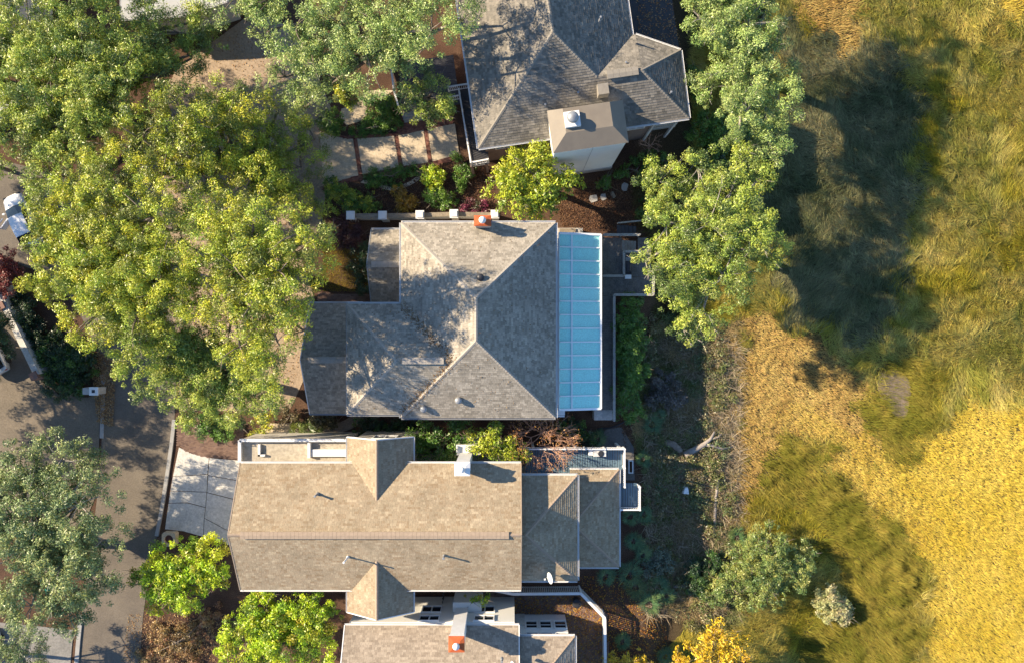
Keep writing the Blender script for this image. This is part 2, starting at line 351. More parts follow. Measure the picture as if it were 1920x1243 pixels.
b = MB(); brick_field(b, pxy([(745, 206), (765, 204), (770, 215), (850, 222), (850, 232), (800, 240), (745, 250), (740, 230)]), .3, seed=3)
tag(b.build('brick_path', M['brick_red'], kind='structure', tones=True, loc=P(780, 228)), 'red brick path between driveway and front porch', 'path')
b = MB(); brick_field(b, pxy([(330, 792), (372, 778), (445, 790), (460, 800), (452, 862), (380, 856), (350, 846), (333, 834)]), 0, seed=4)
tag(b.build('brick_apron', M['brick_brown'], kind='structure', tones=True, loc=P(390, 830)), 'brown brick paving above grey concrete driveway', 'paving')
b = MB(); brick_field(b, pxy([(595, 548), (640, 552), (690, 552), (700, 556), (700, 568), (595, 568)]), 0, seed=5)
tag(b.build('brick_path', M['brick_brown'], kind='structure', tones=True, loc=P(645, 560)), 'narrow brick path below small yellow lawn', 'path')
b = MB(); brick_field(b, pxy([(905, 1105), (1090, 1105), (1140, 1150), (1140, 1290), (960, 1290), (960, 1160), (905, 1150)]), .785, seed=6, z=.02)
tag(b.build('patio', M['brick_brown'], kind='structure', tones=True, loc=P(1050, 1190)), 'brown brick patio with fallen leaves inside white fence', 'patio')
# lower house driveway: concrete slabs with open joints and cracks
dl = thing('slab_driveway', 'grey cracked concrete driveway in front of long tan roof', 'driveway', P(380, 930)); dl["kind"] = 'structure'
for k, poly in enumerate([
    [(336, 838), (360, 850), (392, 857.5), (389.5, 888), (325, 892)], [(393.3, 858), (450, 863), (448, 900), (391, 890), (391, 888)],
    [(324.7, 893), (389.3, 889.2), (388, 921), (320.5, 919)], [(390.8, 891.2), (448, 901.2), (444, 936), (389, 922)],
    [(320.3, 920.2), (387.8, 922.2), (385.5, 950), (352, 941), (316.8, 942)], [(388.8, 923.4), (444, 937.4), (440, 1000), (384, 970), (386.5, 951)],
    [(316.6, 943.2), (351.5, 942.4), (385.2, 951.4), (383, 971), (381, 1005), (345, 995), (310, 991)], [(384, 971.4), (440, 1001.4), (442, 1024), (420, 1018), (382.3, 1005.5)]]):
    MB().prism(pxy(poly), -.05, .055 + .004 * (k % 3)).build('slab', M['concrete_grey'], dl)
sheet('footpath', smooth_line([(505, 795), (540, 800), (600, 800), (640, 790), (665, 777), (700, 770)]) + smooth_line([(712, 782), (680, 790), (655, 805), (610, 815), (540, 814), (505, 812)]), -.05, .03, M['concrete_warm'], 'curved pale footpath below greige roof', 'path')
sheet('footpath', [(500, 793), (545, 793), (545, 812), (498, 812)], -.05, .036, M['concrete'], 'short pale concrete pad beside the footpath', 'path')
sheet('garden_path', smooth_line([(676, 343), (705, 350), (732, 358), (760, 352), (785, 338), (795, 322)]) + smooth_line([(788, 320), (778, 334), (757, 346), (732, 351), (707, 343), (682, 338)]), -.05, .03, M['concrete'], 'curved pale stone edging path through planting bed', 'path')
sheet('lawn_soil', [(610, 462), (690, 462), (696, 550), (606, 550)], -.05, .012, M['soil'], 'soil under the small lawn', 'lawn')
sheet('stone_court', [(640, 205), (668, 196), (690, 170), (740, 170), (690, 200), (684, 225), (650, 236), (640, 225)], -.05, .03, M['concrete'], 'pale stone court between clipped bushes', 'path')
sheet('mud_pan', smooth_line([(1648, 698), (1680, 692), (1706, 718), (1704, 765), (1690, 788), (1668, 768), (1648, 738), (1648, 698)]), -1.5, -1.08, mat('drying_mud', (.20, .15, .10), (.12, .095, .06), 1.2, .95, fine=8), 'bare grey mud patch in the marsh grass', 'mud', zp=-1.1)
# ------------------------------------------------------------------ roofs
def shingle(b, poly, course=.17, tab=.22, seed=1, lift=.026):
    """tabs laid in courses over a planar convex face; poly[0]-poly[1] is the eave"""
    rr_ = random.Random(seed); p = [Vector(q) for q in poly]
    e = (p[1] - p[0]).normalized(); n = Vector((0, 0, 0))
    for i in range(len(p)): n += (p[i] - p[0]).cross(p[(i + 1) % len(p)] - p[0])
    n.normalize()
    if n.z < 0: n = -n
    s = n.cross(e).normalized()
    if s.z < 0: s = -s
    q = [((v - p[0]).dot(e), (v - p[0]).dot(s)) for v in p]; bmax = max(t for _, t in q); bmin = min(t for _, t in q)
    def span(t):
        xs = []
        for i in range(len(q)):
            (x0, y0), (x1, y1) = q[i], q[(i + 1) % len(q)]
            if abs(y1 - y0) < 1e-6:
                if abs(y0 - t) < 1e-6: xs += [x0, x1]
            elif min(y0, y1) - 1e-6 <= t <= max(y0, y1) + 1e-6: xs.append(x0 + (x1 - x0) * (t - y0) / (y1 - y0))
        return (min(xs), max(xs)) if xs else None
    k = 0; t0 = bmin
    def W(a, t, h): return p[0] + e * a + s * t + n * h
    blot = rr_.random()
    while t0 < bmax - .02:
        t1 = min(t0 + course, bmax - 1e-4); A = span(t0 + 1e-4); B = span(t1)
        if A and B:
            x = min(A[0], B[0]) - rr_.random() * tab; end = max(A[1], B[1])
            while x < end:
                w = tab * rr_.uniform(.55, 1.35); x1 = x + w - .008
                a0, a1 = max(x, A[0]), min(x1, A[1]); c0, c1 = max(x, B[0]), min(x1, B[1])
                if a1 - a0 > .01 or c1 - c0 > .01:
                    if a1 < a0: a0 = a1 = min(max(a0, A[0]), A[1])
                    if c1 < c0: c0 = c1 = min(max(c0, B[0]), B[1])
                    if rr_.random() < .85: blot = rr_.random()
                    h = lift + rr_.uniform(-.004, .006)
                    b.add([W(a0, t0, .003), W(a1, t0, .003), W(a1, t0, h), W(a0, t0, h), W(c1, t1, .006), W(c0, t1, .006)],
                          [(0, 1, 2, 3), (3, 2, 4, 5)], min(1, max(0, blot + rr_.uniform(-.12, .12))))
                x += w
        t0 += course; k += 1
def slab_mesh(faces, th=.17):
    b = MB(); cnt = {}
    key = lambda v: (round(v[0], 3), round(v[1], 3), round(v[2], 3))
    for f in faces:
        n = Vector((0, 0, 0)); p = [Vector(q) for q in f]
        for i in range(len(p)): n += (p[i] - p[0]).cross(p[(i + 1) % len(p)] - p[0])
        if n.z < 0: p = p[::-1]
        m_ = len(p); b.add(p, [tuple(range(m_))]); b.add([q - Vector((0, 0, th)) for q in p], [tuple(range(m_ - 1, -1, -1))])
        for i in range(m_):
            a, c = p[i], p[(i + 1) % m_]; k = tuple(sorted((key(a), key(c)))); cnt.setdefault(k, []).append((a, c))
    for k, l in cnt.items():
        if len(l) == 1:
            a, c = l[0]; d = Vector((0, 0, th)); b.add([a, a - d, c - d, c], [(0, 1, 2, 3)])
    return b
def make_roof(root, faces, m, course=.17, tab=.22, seed=1, skip=()):
    roof = slab_mesh(faces).build('roof', M['roof_base'], root)
    b = MB()
    for i, f in enumerate(faces):
        if i not in skip: shingle(b, f, course, tab, seed * 50 + i)
    b.build('shingles', m, roof, kind='stuff', tones=True)
    return roof
def gutter(roof, a, b_, inside, w=.13, m=None, name='gutter'):
    a, b_ = Vector(a), Vector(b_); d = (b_ - a).normalized(); o = d.cross(Vector((0, 0, 1))).normalized()
    if (Vector(inside) - a).dot(o) > 0: o = -o
    off = o * (w / 2 + .005) + Vector((0, 0, -.055))
    g = MB()
    # an open channel: floor and two lips
    for du, dz, ww, hh in ((0, -.05, w, .02), (-w / 2 + .011, 0, .022, .12), (w / 2 - .011, 0, .022, .12)):
        g.beam(a + off + o * du + Vector((0, 0, dz)), b_ + off + o * du + Vector((0, 0, dz)), ww, hh)
    return g.build(name, m or M['white'], roof)
def verge(roof, a, b_, w=.07, h=.2, m=None):
    return MB().beam(Vector(a) + Vector((0, 0, -.07)), Vector(b_) + Vector((0, 0, -.07)), w, h).build('verge_board', m or M['white'], roof)
def ridge_cap(roof, a, b_, m, w=.12, step=.22, drop=.055, lift=.03):
    a, b_ = Vector(a), Vector(b_); L = (b_ - a).length; d = (b_ - a) / L; s = d.cross(Vector((0, 0, 1))).normalized(); g = MB()
    n = max(1, int(L / step)); up = Vector((0, 0, 1))
    for i in range(n):
        p = a + d * (L * i / n); q = a + d * (L * (i + 1) / n + .02); h0 = lift + .022; h1 = lift
        g.add([p + s * w - up * (drop - h0), p + up * h0, p - s * w - up * (drop - h0), q + s * w - up * (drop - h1), q + up * h1, q - s * w - up * (drop - h1),
               p + s * w - up * (drop + .01), p - s * w - up * (drop + .01)],
              [(0, 1, 4, 3), (1, 2, 5, 4), (0, 6, 1), (1, 7, 2)], random.random())
    return g.build('ridge_cap', m, roof, kind='stuff')
def ridge_tiles(roof, a, b_, m, w=.27, step=.32, h=.10):
    """raised vent along a ridge, laid from single tiles"""
    a, b_ = Vector(a), Vector(b_); L = (b_ - a).length; d = (b_ - a) / L; ang = math.atan2(d.y, d.x); n = int(L / step); st = L / n
    g = MB(); x = st / 2 - .005
    g.add([(-x, -w, 0), (x, -w, 0), (x, -w, h * .62), (-x, -w, h * .62), (-x, 0, h), (x, 0, h), (-x, w, h * .62), (x, w, h * .62), (-x, w, 0), (x, w, 0)],
          [(0, 1, 2, 3), (3, 2, 5, 4), (4, 5, 7, 6), (6, 7, 9, 8), (0, 3, 4, 6, 8), (1, 9, 7, 5, 2)])
    me = None; rl_ = root_loc(roof)
    for i in range(n):
        p = a + d * (st * (i + .5))
        if me is None:
            o = g.build('ridge_tile', m, None); o.parent = roof; o.location = p - rl_; o.rotation_euler = (0, 0, ang); me = o
        else:
            c = dup(me, roof, p - rl_); c.rotation_euler = (random.uniform(-.01, .01), 0, ang)
def hip_faces(x0, x1, y0, y1, e, k, fr=lambda u, v, z: Vector((u, v, z))):
    """full hip roof over a rectangle, eave first in each face: S, E, N, W; also ridge ends"""
    W, D = x1 - x0, y1 - y0
    if W <= D:
        h = W / 2; r0 = ((x0 + x1) / 2, y0 + h); r1 = ((x0 + x1) / 2, y1 - h)
    else:
        h = D / 2; r0 = (x0 + h, (y0 + y1) / 2); r1 = (x1 - h, (y0 + y1) / 2)
    z = e + h * k; A, B, C, D_ = fr(x0, y0, e), fr(x1, y0, e), fr(x1, y1, e), fr(x0, y1, e); R0, R1 = fr(*r0, z), fr(*r1, z)
    if W <= D: return [[A, B, R0], [B, C, R1, R0], [C, D_, R1], [D_, A, R0, R1]], (A, B, C, D_), (R0, R1)
    return [[A, B, R1, R0], [B, C, R1], [C, D_, R0, R1], [D_, A, R0]], (A, B, C, D_), (R0, R1)
def wall(root, poly, z0, z1, m, name='wall'): return MB().prism(poly, z0, z1).build(name, m, root)
def window(root, c, ang, w, h, panes=2, m=None, bars=0, parent_name='window'):
    """frame with its panes, standing on a wall; ang = heading of the outward normal; c = centre of the sill line"""
    c = Vector(c); nrm = Vector((math.cos(ang), math.sin(ang), 0)); t = Vector((-nrm.y, nrm.x, 0)); up = Vector((0, 0, 1)); g = MB(); f = .09
    c = c + nrm * .03
    for s_ in (-1, 1): g.beam(c + t * (s_ * (w / 2)) - up * 0, c + t * (s_ * (w / 2)) + up * h, f, f * 1.2)
    g.beam(c - t * (w / 2 + .05), c + t * (w / 2 + .05), f * 1.6, f); g.beam(c - t * (w / 2 + .05) + up * h, c + t * (w / 2 + .05) + up * h, f * 1.6, f)
    for i in range(1, panes): g.beam(c + t * (-w / 2 + w * i / panes), c + t * (-w / 2 + w * i / panes) + up * h, f * .9, f)
    for i in range(bars): z = h * (i + 1) / (bars + 1); g.beam(c - t * w / 2 + up * z, c + t * w / 2 + up * z, .05, .05)
    o = g.build(parent_name, M['white'], root)
    for i in range(panes):
        a = -w / 2 + w * i / panes + .06; b2 = -w / 2 + w * (i + 1) / panes - .06; q = c - nrm * .015
        MB().add([q + t * a + up * .06, q + t * b2 + up * .06, q + t * b2 + up * (h - .06), q + t * a + up * (h - .06)], [(0, 1, 2, 3)]).build('pane', M['pane_dark'], o)
    return o
def turtle_vent(roof, p, r=.3, m=None):
    MB().lathe(p, [(r * .6, -.3), (r * .6, .16), (r, .16), (r * 1.02, .24), (r * .8, .34), (r * .4, .39), (.02, .4)], 18).build('roof_vent', m or M['metal_grey'], roof, smooth=True)
def pipe_vent(roof, p, h=.7, r=.07, m=None):
    MB().lathe(p, [(r * 1.8, -.2), (r * 1.6, .05), (r, .12), (r, h), (r * 1.3, h), (r * 1.3, h + .06), (r * .6, h + .07)], 12).build('vent_pipe', m or M['metal_grey'], roof)
def chimney(root, c, sx, sy, z0, z1, mshaft, mtop, rz=0, cap=True, base=None, capr=.25):
    """shaft with corbelled head, coloured crown and a round flue cap"""
    b = MB().obox((c[0], c[1], z0), sx, sy, z1 - z0, rz)
    o = b.build('chimney', mshaft, root)
    MB().obox((c[0], c[1], z1 - .3), sx + .10, sy + .10, .2, rz).build('chimney_corbel', mshaft, o)
    g = MB(); hx, hy = sx / 2 + .08, sy / 2 + .08; ca, sa = math.cos(rz), math.sin(rz)
    R = lambda x, y, z: (c[0] + x * ca - y * sa, c[1] + x * sa + y * ca, z)
    g.add([R(-hx, -hy, z1), R(hx, -hy, z1), R(hx, hy, z1), R(-hx, hy, z1), R(-hx, -hy, z1 + .08), R(hx, -hy, z1 + .08), R(hx, hy, z1 + .08), R(-hx, hy, z1 + .08),
           R(-.25, -.25, z1 + .17), R(.25, -.25, z1 + .17), R(.25, .25, z1 + .17), R(-.25, .25, z1 + .17)],
          [(0, 1, 5, 4), (1, 2, 6, 5), (2, 3, 7, 6), (3, 0, 4, 7), (4, 5, 9, 8), (5, 6, 10, 9), (6, 7, 11, 10), (7, 4, 8, 11), (8, 9, 10, 11)]).build('chimney_crown', mtop, o)
    if cap:
        MB().lathe((c[0], c[1], z1 + .15), [(capr * .62, 0), (capr * .62, .22), (capr, .22), (capr * 1.05, .3), (capr * .85, .42), (capr * .4, .5), (.02, .52)], 18).build('flue_cap', M['white'], o, smooth=True)
    return o
def railing(root, pts, h=.95, m=None, step=.14, post=1.6, bal=True, cap=(.12, .06)):
    """posts, top rail, bottom rail, and each baluster"""
    m = m or M['white']
    for a, c in zip(pts[:-1], pts[1:]):
        a, c = Vector(a), Vector(c); L = (c - a).length; d = (c - a) / L; up = Vector((0, 0, 1))
        MB().beam(a + up * h, c + up * h, *cap).build('top_rail', m, root)
        MB().beam(a + up * .12, c + up * .12, .06, .05).build('bottom_rail', m, root)
        n = max(1, round(L / post))
        for i in range(n + (1 if c is not None and Vector(pts[-1]) == c else 0)):
            q = a + d * (L * i / n); MB().obox(q + up * -.02, .12, .12, h + .12, math.atan2(d.y, d.x)).build('post', m, root)
        if bal:
            k = int(L / step); me = None; rl_ = root_loc(root)
            for i in range(1, k):
                q = a + d * (L * i / k)
                if me is None: o = MB().obox((0, 0, .1), .045, .045, h - .12, 0).build('baluster', m, None); o.parent = root; o.location = q - rl_; me = o
                else: dup(me, root, q - rl_)
def planks(root, poly, z, ang, w, m, th=.05, gap=.012, seed=1, name='plank'):
    """boards, each its own, cut to a convex outline"""
    rr_ = random.Random(seed); ca, sa = math.cos(ang), math.sin(ang)
    loc = [(x * ca + y * sa, -x * sa + y * ca) for x, y in poly]; v0 = min(p[1] for p in loc); v1 = max(p[1] for p in loc); n = max(1, round((v1 - v0) / w)); ww = (v1 - v0) / n
    for i in range(n):
        vm = v0 + ww * (i + .5); xs = []
        for k in range(len(loc)):
            (x0, y0), (x1, y1) = loc[k], loc[(k + 1) % len(loc)]
            if (y0 - vm) * (y1 - vm) < 0: xs.append(x0 + (x1 - x0) * (vm - y0) / (y1 - y0))
        if len(xs) < 2: continue
        a, c = min(xs), max(xs); um = (a + c) / 2; zz = z + rr_.uniform(-.004, .004)
        MB().obox((um * ca - vm * sa, um * sa + vm * ca, zz - th), c - a - .004, ww - gap, th, ang).build(name, m, root)

# ---- middle house: greige hip roof with glass lean-to
mh = thing('hip_roofed_house', 'greige shingled hip-roofed house with long pale blue glass lean-to', 'house', (-4, 1, 0))
K = .58; x0, x1, y0, y1, e = -8.37, 3.30, -6.50, 8.19, 6.5
wall(mh, [(x0 + .45, y0 + .45), (x1 - .45, y0 + .45), (x1 - .45, y1 - .2), (x0 + .45, y1 - .2)], 0, e - .1, M['stucco'])
fs, (A, B, C, D), (R0, R1) = hip_faces(x0, x1, y0, y1, e, K)
rf = make_roof(mh, fs, M['sh_mid'], seed=1)
for a, c in ((A, R0), (B, R0), (C, R1), (D, R1)): ridge_cap(rf, a, c, M['cap_mid'])
ridge_cap(rf, R0, R1, M['cap_mid'])
ctr = (-2.5, 1, 6)
for a, c in ((B, C), (C, D), (D, A)): gutter(rf, a, c, ctr)
gutter(rf, A, B, ctr, m=M['metal_grey'])
for (px, py, z, m_) in ((901, 521, 9.0, M['metal_dark']), (860, 750, 7.3, M['metal_grey']), (795, 766, 6.9, M['metal_grey'])): turtle_vent(rf, P(px, py, z), .27, m_)
MB().obox(P(966, 655, 7.9) - Vector((0, 0, .2)), .25, .25, .35).build('vent_box', M['metal_dark'], rf)
# its west wing
wx0, wy0, wy1 = -12.47, -6.25, 2.07; hw = (wy1 - wy0) / 2; rz_ = e + hw * K; ym = (wy0 + wy1) / 2
a0, a1, ap, en = Vector((wx0, wy0, e)), Vector((wx0, wy1, e)), Vector((wx0 + hw, ym, rz_)), Vector((-3.6, ym, rz_))
wall(mh, [(wx0 + .4, wy0 + .4), (x0 + .6, wy0 + .4), (x0 + .6, wy1 - .4), (wx0 + .4, wy1 - .4)], 0, e - .1, M['stucco'])
rw = make_roof(mh, [[a0, Vector((-6.9, wy0, e)), Vector((-3.6, ym, rz_)), ap], [Vector((-6.9, wy1, e)), a1, ap, en], [a1, a0, ap]], M['sh_mid'], seed=2)
ridge_cap(rw, a0, ap, M['cap_mid']); ridge_cap(rw, a1, ap, M['cap_mid'])
ridge_tiles(rw, ap + Vector((.4, 0, .0)), Vector((-4.9, ym, rz_)), M['cap_mid'], .24, .4, .08)
gutter(rw, a1, Vector((x0, wy1, e)), (-9, -2, 6)); gutter(rw, a0, Vector((x0, wy0, e)), (-9, -2, 6), m=M['metal_grey'])
verge(rw, a0 + Vector((-.03, 0, 0)), a1 + Vector((-.03, 0, 0)), .05, .16, M['metal_grey'])
# garage gable in front
def gable_x(root, xa, xb, ya, yb, e, k, m, seed, mwall, vx=0, tiles=None, capm=None, over=.3):
    ym = (ya + yb) / 2; rz = e + (yb - ya) / 2 * k
    S = [Vector((xa, ya, e)), Vector((xb, ya, e)), Vector((xb, ym, rz)), Vector((xa, ym, rz))]; N = [Vector((xb, yb, e)), Vector((xa, yb, e)), Vector((xa, ym, rz)), Vector((xb, ym, rz))]
    r = make_roof(root, [S, N], m, seed=seed)
    return r, S, N, rz, ym
rg, S_, N_, rz2, ym2 = gable_x(mh, -16.3, wx0 + .42, -6.6, 2.25, 3.0, .56, M['sh_mid'], 3, None)
b = MB(); b.prism([(-16.0, -6.2), (wx0 + .5, -6.2), (wx0 + .5, 1.85), (-16.0, 1.85)], 0, 3.0)
b.add([(-16.0, -6.2, 3.0), (-16.0, 1.85, 3.0), (-16.0, ym2, rz2 - .25)], [(0, 2, 1)]); b.build('wall', M['stucco'], mh)
ridge_tiles(rg, (-15.7, ym2, rz2), (wx0 + .3, ym2, rz2), M['cap_mid'], .24, .4, .08)
gutter(rg, N_[0], N_[1], (-14, -2, 3)); verge(rg, S_[0], S_[3]); verge(rg, N_[1], N_[2]); gutter(rg, S_[0], S_[1], (-14, -2, 3), m=M['metal_grey'])
for s_ in (-4.4, .2):
    MB().box(-16.06, -15.98, s_ - 1.2, s_ + 1.2, 0.05, 2.3).build('garage_door', M['white_dirty'], mh)
# small gable in the corner
rs, S_, N_, rz3, ym3 = gable_x(mh, -11.35, x0 + .5, 2.25, 8.19, 3.0, .56, M['sh_mid'], 4, None)
b = MB(); b.prism([(-11.0, 2.0), (x0 + .5, 2.0), (x0 + .5, 7.9), (-11.0, 7.9)], 0, 3.0); b.add([(-11.0, 2.5, 3.0), (-11.0, 7.9, 3.0), (-11.0, ym3, rz3 - .3)], [(0, 2, 1)]); b.build('wall', M['stucco'], mh)
ridge_tiles(rs, (-11.0, ym3, rz3), (x0 + .3, ym3, rz3), M['cap_mid'], .24, .4, .08)
gutter(rs, N_[0], N_[1], (-10, 5, 3)); gutter(rs, S_[0], S_[1], (-10, 5, 3)); verge(rs, S_[0], S_[3], m=M['metal_grey']); verge(rs, N_[1], N_[2], m=M['metal_grey'])
window(mh, (-11.0, ym3 - .3, 1.0), math.pi, 1.6, 1.3)
# chimney
chimney(mh, P(905, 414.5, 8.3), 1.1, .62, 0, 8.25, M['brick_grey'], M['terracotta'])
# glass lean-to
gl0, gl1, gz0, gz1 = 3.62, 6.95, 5.35, 4.55; gy0, gy1 = -6.02, 7.55
wall(mh, [(x1 - .46, gy0 + .1), (gl1 - .1, gy0 + .1), (gl1 - .1, gy1 - .1), (x1 - .46, gy1 - .1)], 0, 2.6, M['stucco_pale'])
def gpt(u, y): return Vector((gl0 + (gl1 - gl0) * u, y, gz0 + (gz1 - gz0) * u))
fr = MB(); rows = 13
for u, w_ in ((0.0, .08), (.305, .11), (1.0, .15)): fr.beam(gpt(u, gy0) + Vector((0, 0, .03)), gpt(u, gy1) + Vector((0, 0, .03)), w_, .14)
fr.beam(gpt(0, gy0), gpt(1, gy0), .17, .2); fr.beam(gpt(0, gy1), gpt(1, gy1), .17, .2)
for i in range(1, rows): y = gy0 + (gy1 - gy0) * i / rows; fr.beam(gpt(.02, y) + Vector((0, 0, .03)), gpt(.98, y) + Vector((0, 0, .04)), .09, .14)
for i in range(rows + 1): y = gy0 + .08 + (gy1 - gy0 - .16) * i / rows; fr.beam((gl1, y, 2.5), (gl1, y, gz1), .09, .09)
gf = fr.build('glazing_frame', M['white_frame'], mh)
for i in range(rows):
    ya = gy0 + (gy1 - gy0) * i / rows + .03; yb = gy0 + (gy1 - gy0) * (i + 1) / rows - .03
    for u0, u1 in ((.015, .29), (.32, .98)):
        dz = random.uniform(-.004, .004); q = [gpt(u0, ya), gpt(u1, ya), gpt(u1, yb), gpt(u0, yb)]
        b = MB(); b.add([v + Vector((0, 0, .012 + dz)) for v in q] + [v - Vector((0, 0, .012)) for v in q], [(0, 1, 2, 3), (7, 6, 5, 4), (0, 4, 5, 1), (1, 5, 6, 2), (2, 6, 7, 3), (3, 7, 4, 0)], random.random()).build('pane', M['glazing'], gf, tones=True)
    b = MB(); b.add([(gl1, ya, 2.65), (gl1, yb, 2.65), (gl1, yb, gz1 - .1), (gl1, ya, gz1 - .1)], [(0, 1, 2, 3)]).build('pane', M['pane_dark'], gf)
MB().box(3.45, 4.1, gy0 - .45, gy0 - .08, 4.9, 5.05).box(3.5, 4.1, gy0 - .62, gy0 - .5, 4.75, 4.85).build('rainwater_hopper', M['white'], mh)
MB().box(3.6, 5.9, 7.75, 8.6, 0, 1.1).build('bin_store_wall', M['brick_grey'], mh)
MB().box(3.95, 5.3, 7.8, 8.55, 1.1, 1.22).build('bin_store_lid', M['concrete_warm'], mh)

# ---- lower house: long tan gable roof
lh = thing('long_tan_roofed_house', 'long cream house with tan shingled gable roof and four small gables and hips', 'house', (-9, -14.7, 0))
xa, xb, ya, yb, e, K2 = -20.52, .68, -19.45, -9.92, 6.5, .4625
rl_h, S_, N_, rzl, yml = gable_x(lh, xa, xb, ya, yb, e, K2, M['sh_lower'], 5, None)
b = MB(); b.prism([(xa + .5, ya + .45), (xb - .25, ya + .45), (xb - .25, yb - .45), (xa + .5, yb - .45)], 0, e)
for xx in (xa + .5, xb - .25): b.add([(xx, ya + .45, e), (xx, yb - .45, e), (xx, yml, rzl - .25)], [(0, 1, 2)])
b.build('wall', M['stucco'], lh)
ridge_tiles(rl_h, (xa + .9, yml, rzl), (xb - .9, yml, rzl), M['cap_low'], .26, .3, .1)
ridge_cap(rl_h, (xa, yml, rzl), (xa + .9, yml, rzl), M['cap_low']); ridge_cap(rl_h, (xb - .9, yml, rzl), (xb, yml, rzl), M['cap_low'])
for a, c in ((N_[0], N_[1]), (S_[0], S_[1])): gutter(rl_h, a, c, (-9, -14.7, 6))
for a, c in ((S_[0], S_[3]), (N_[1], N_[2])): verge(rl_h, a, c, m=M['cap_low'])
for a, c in ((S_[1], S_[2]), (N_[0], N_[3])): verge(rl_h, a, c, m=M['cap_low'])
def dormer(root, xc, hw, yf, yback, e, k, seed):
    rz = e + hw * k; W = [Vector((xc - hw, yback, e)), Vector((xc - hw, yf, e)), Vector((xc, yf, rz)), Vector((xc, yback, rz))]
    E = [Vector((xc + hw, yf, e)), Vector((xc + hw, yback, e)), Vector((xc, yback, rz)), Vector((xc, yf, rz))]
    r = make_roof(root, [W, E], M['sh_lower'], seed=seed); ridge_cap(r, (xc, yf, rz), (xc, yback, rz), M['cap_low'])
    s_ = 1 if yf > yback else -1; yw = yf - s_ * .35
    b = MB(); b.prism([(xc - hw + .3, yback), (xc + hw - .3, yback), (xc + hw - .3, yw), (xc - hw + .3, yw)], 0, e)
    b.add([(xc - hw + .3, yw, e), (xc + hw - .3, yw, e), (xc, yw, rz - .2)], [(0, 1, 2)]); b.build('wall', M['stucco'], root)
    for q in (W, E):
        gutter(r, q[0], q[1], (xc, (yf + yback) / 2, e), .1)
    verge(r, W[1], W[2]); verge(r, E[0], E[3])
    window(root, (xc, yw, 3.6), math.pi / 2 * s_, 1.8, 1.5)
    return r
dormer(lh, -9.98, 2.50, -7.98, -13.6, 6.25, .57, 6)
dormer(lh, -9.98, 2.50, -21.25, -15.9, 6.25, .57, 7)
chimney(lh, (-3.6, -9.92), .98, .86, 0, 8.55, M['white'], M['white'], capr=.22)
MB().obox((-3.45, -9.3, 0), 1.9, .8, 4.3).build('chimney_base', M['stucco_pale'], lh)
for px, py, z in ((595, 926, 7.6), (833, 1041, 8.0)): pipe_vent(rl_h, P(px, py, z), .6)
pipe_vent(rl_h, P(652, 1044, 8.0), 1.15, .06, M['white'])
# half hips at the marsh end
def end_hip(root, xw, xe, ya, yb, e, k, seed, mwall):
    h = (yb - ya) / 2; run = min(h, xe - xw); ym = (ya + yb) / 2; z = e + run * k; ax = xe - run
    A, B, C, D = Vector((xw, ya, e)), Vector((xe, ya, e)), Vector((xe, yb, e)), Vector((xw, yb, e))
    if run >= h - 1e-3: T0 = T1 = Vector((ax, ym, z))
    else: T0, T1 = Vector((ax, ya + run, z)), Vector((ax, yb - run, z))
    if T0 == T1:
        W_ = Vector((xw, ym, z)); fs = [[A, B, T0, W_], [B, C, T0], [C, D, W_, T0]]
    else: fs = [[A, B, T0], [B, C, T1, T0], [C, D, T1]]
    r = make_roof(root, fs, M['sh_lower'], seed=seed, course=.17)
    ridge_cap(r, B, T0, M['cap_low']); ridge_cap(r, C, T1, M['cap_low'])
    for a, c in ((A, B), (B, C), (C, D)): gutter(r, a, c, ((xw + xe) / 2, ym, e))
    wall(root, [(xw - .2, ya + .4), (xe - .4, ya + .4), (xe - .4, yb - .4), (xw - .2, yb - .4)], 0, e, mwall)
    return r, T0
rA, TA = end_hip(lh, xb - .24, 5.02, -19.10, -11.02, 5.6, .46, 8, M['stucco'])
rB, TB = end_hip(lh, 4.63, 8.58, -18.86, -11.05, 3.25, .46, 9, M['stucco'])
for yy in (-17, -15, -13): window(lh, (8.18, yy, .9), 0, 1.3, 1.5)
# walled roof terrace by the street
tz = 4.1; tx0, tx1, ty0, ty1 = P(449, 0, tz + .4).x, P(655, 0, tz).x, -9.6, P(0, 825, tz + .4).y
MB().box(tx0, tx1, ty0 - .8, ty1, 0, tz).build('terrace_wall', M['stucco'], lh)
MB().box(tx0 + .1, tx1, ty0 - .8, ty1 - .1, tz, tz + .02).build('terrace_floor', M['membrane'], lh)
for k, (q0, q1) in enumerate((((tx0, ty0 - .6), (tx0, ty1)), ((tx0, ty1), (tx1, ty1)))):
    MB().beam((*q0, tz + .18), (*q1, tz + .18), .14, .36).build('parapet', M['stucco_pale'], lh)
    MB().beam((*q0, tz + .39), (*q1, tz + .39), .24, .06).build('parapet_cap', M['white'], lh)
xd = P(579, 0, tz + .4).x; MB().box(xd - .11, xd + .11, ty0 - .3, ty1 - .2, tz, tz + .4).build('parapet_cap', M['white'], lh)
xe_ = P(486, 0, tz + .2).x; MB().box(xe_ - .09, xe_ + .09, ty0 - .2, ty1 - .35, tz, tz + .25).box(xe_ - .09, xe_ + .45, ty0 - .2, ty0 - .05, tz, tz + .25).build('terrace_kerb', M['white'], lh)
MB().box(xd + .1, tx1, ty0 - .2, ty0 + .36, tz, tz + .3).build('terrace_step', M['white'], lh)

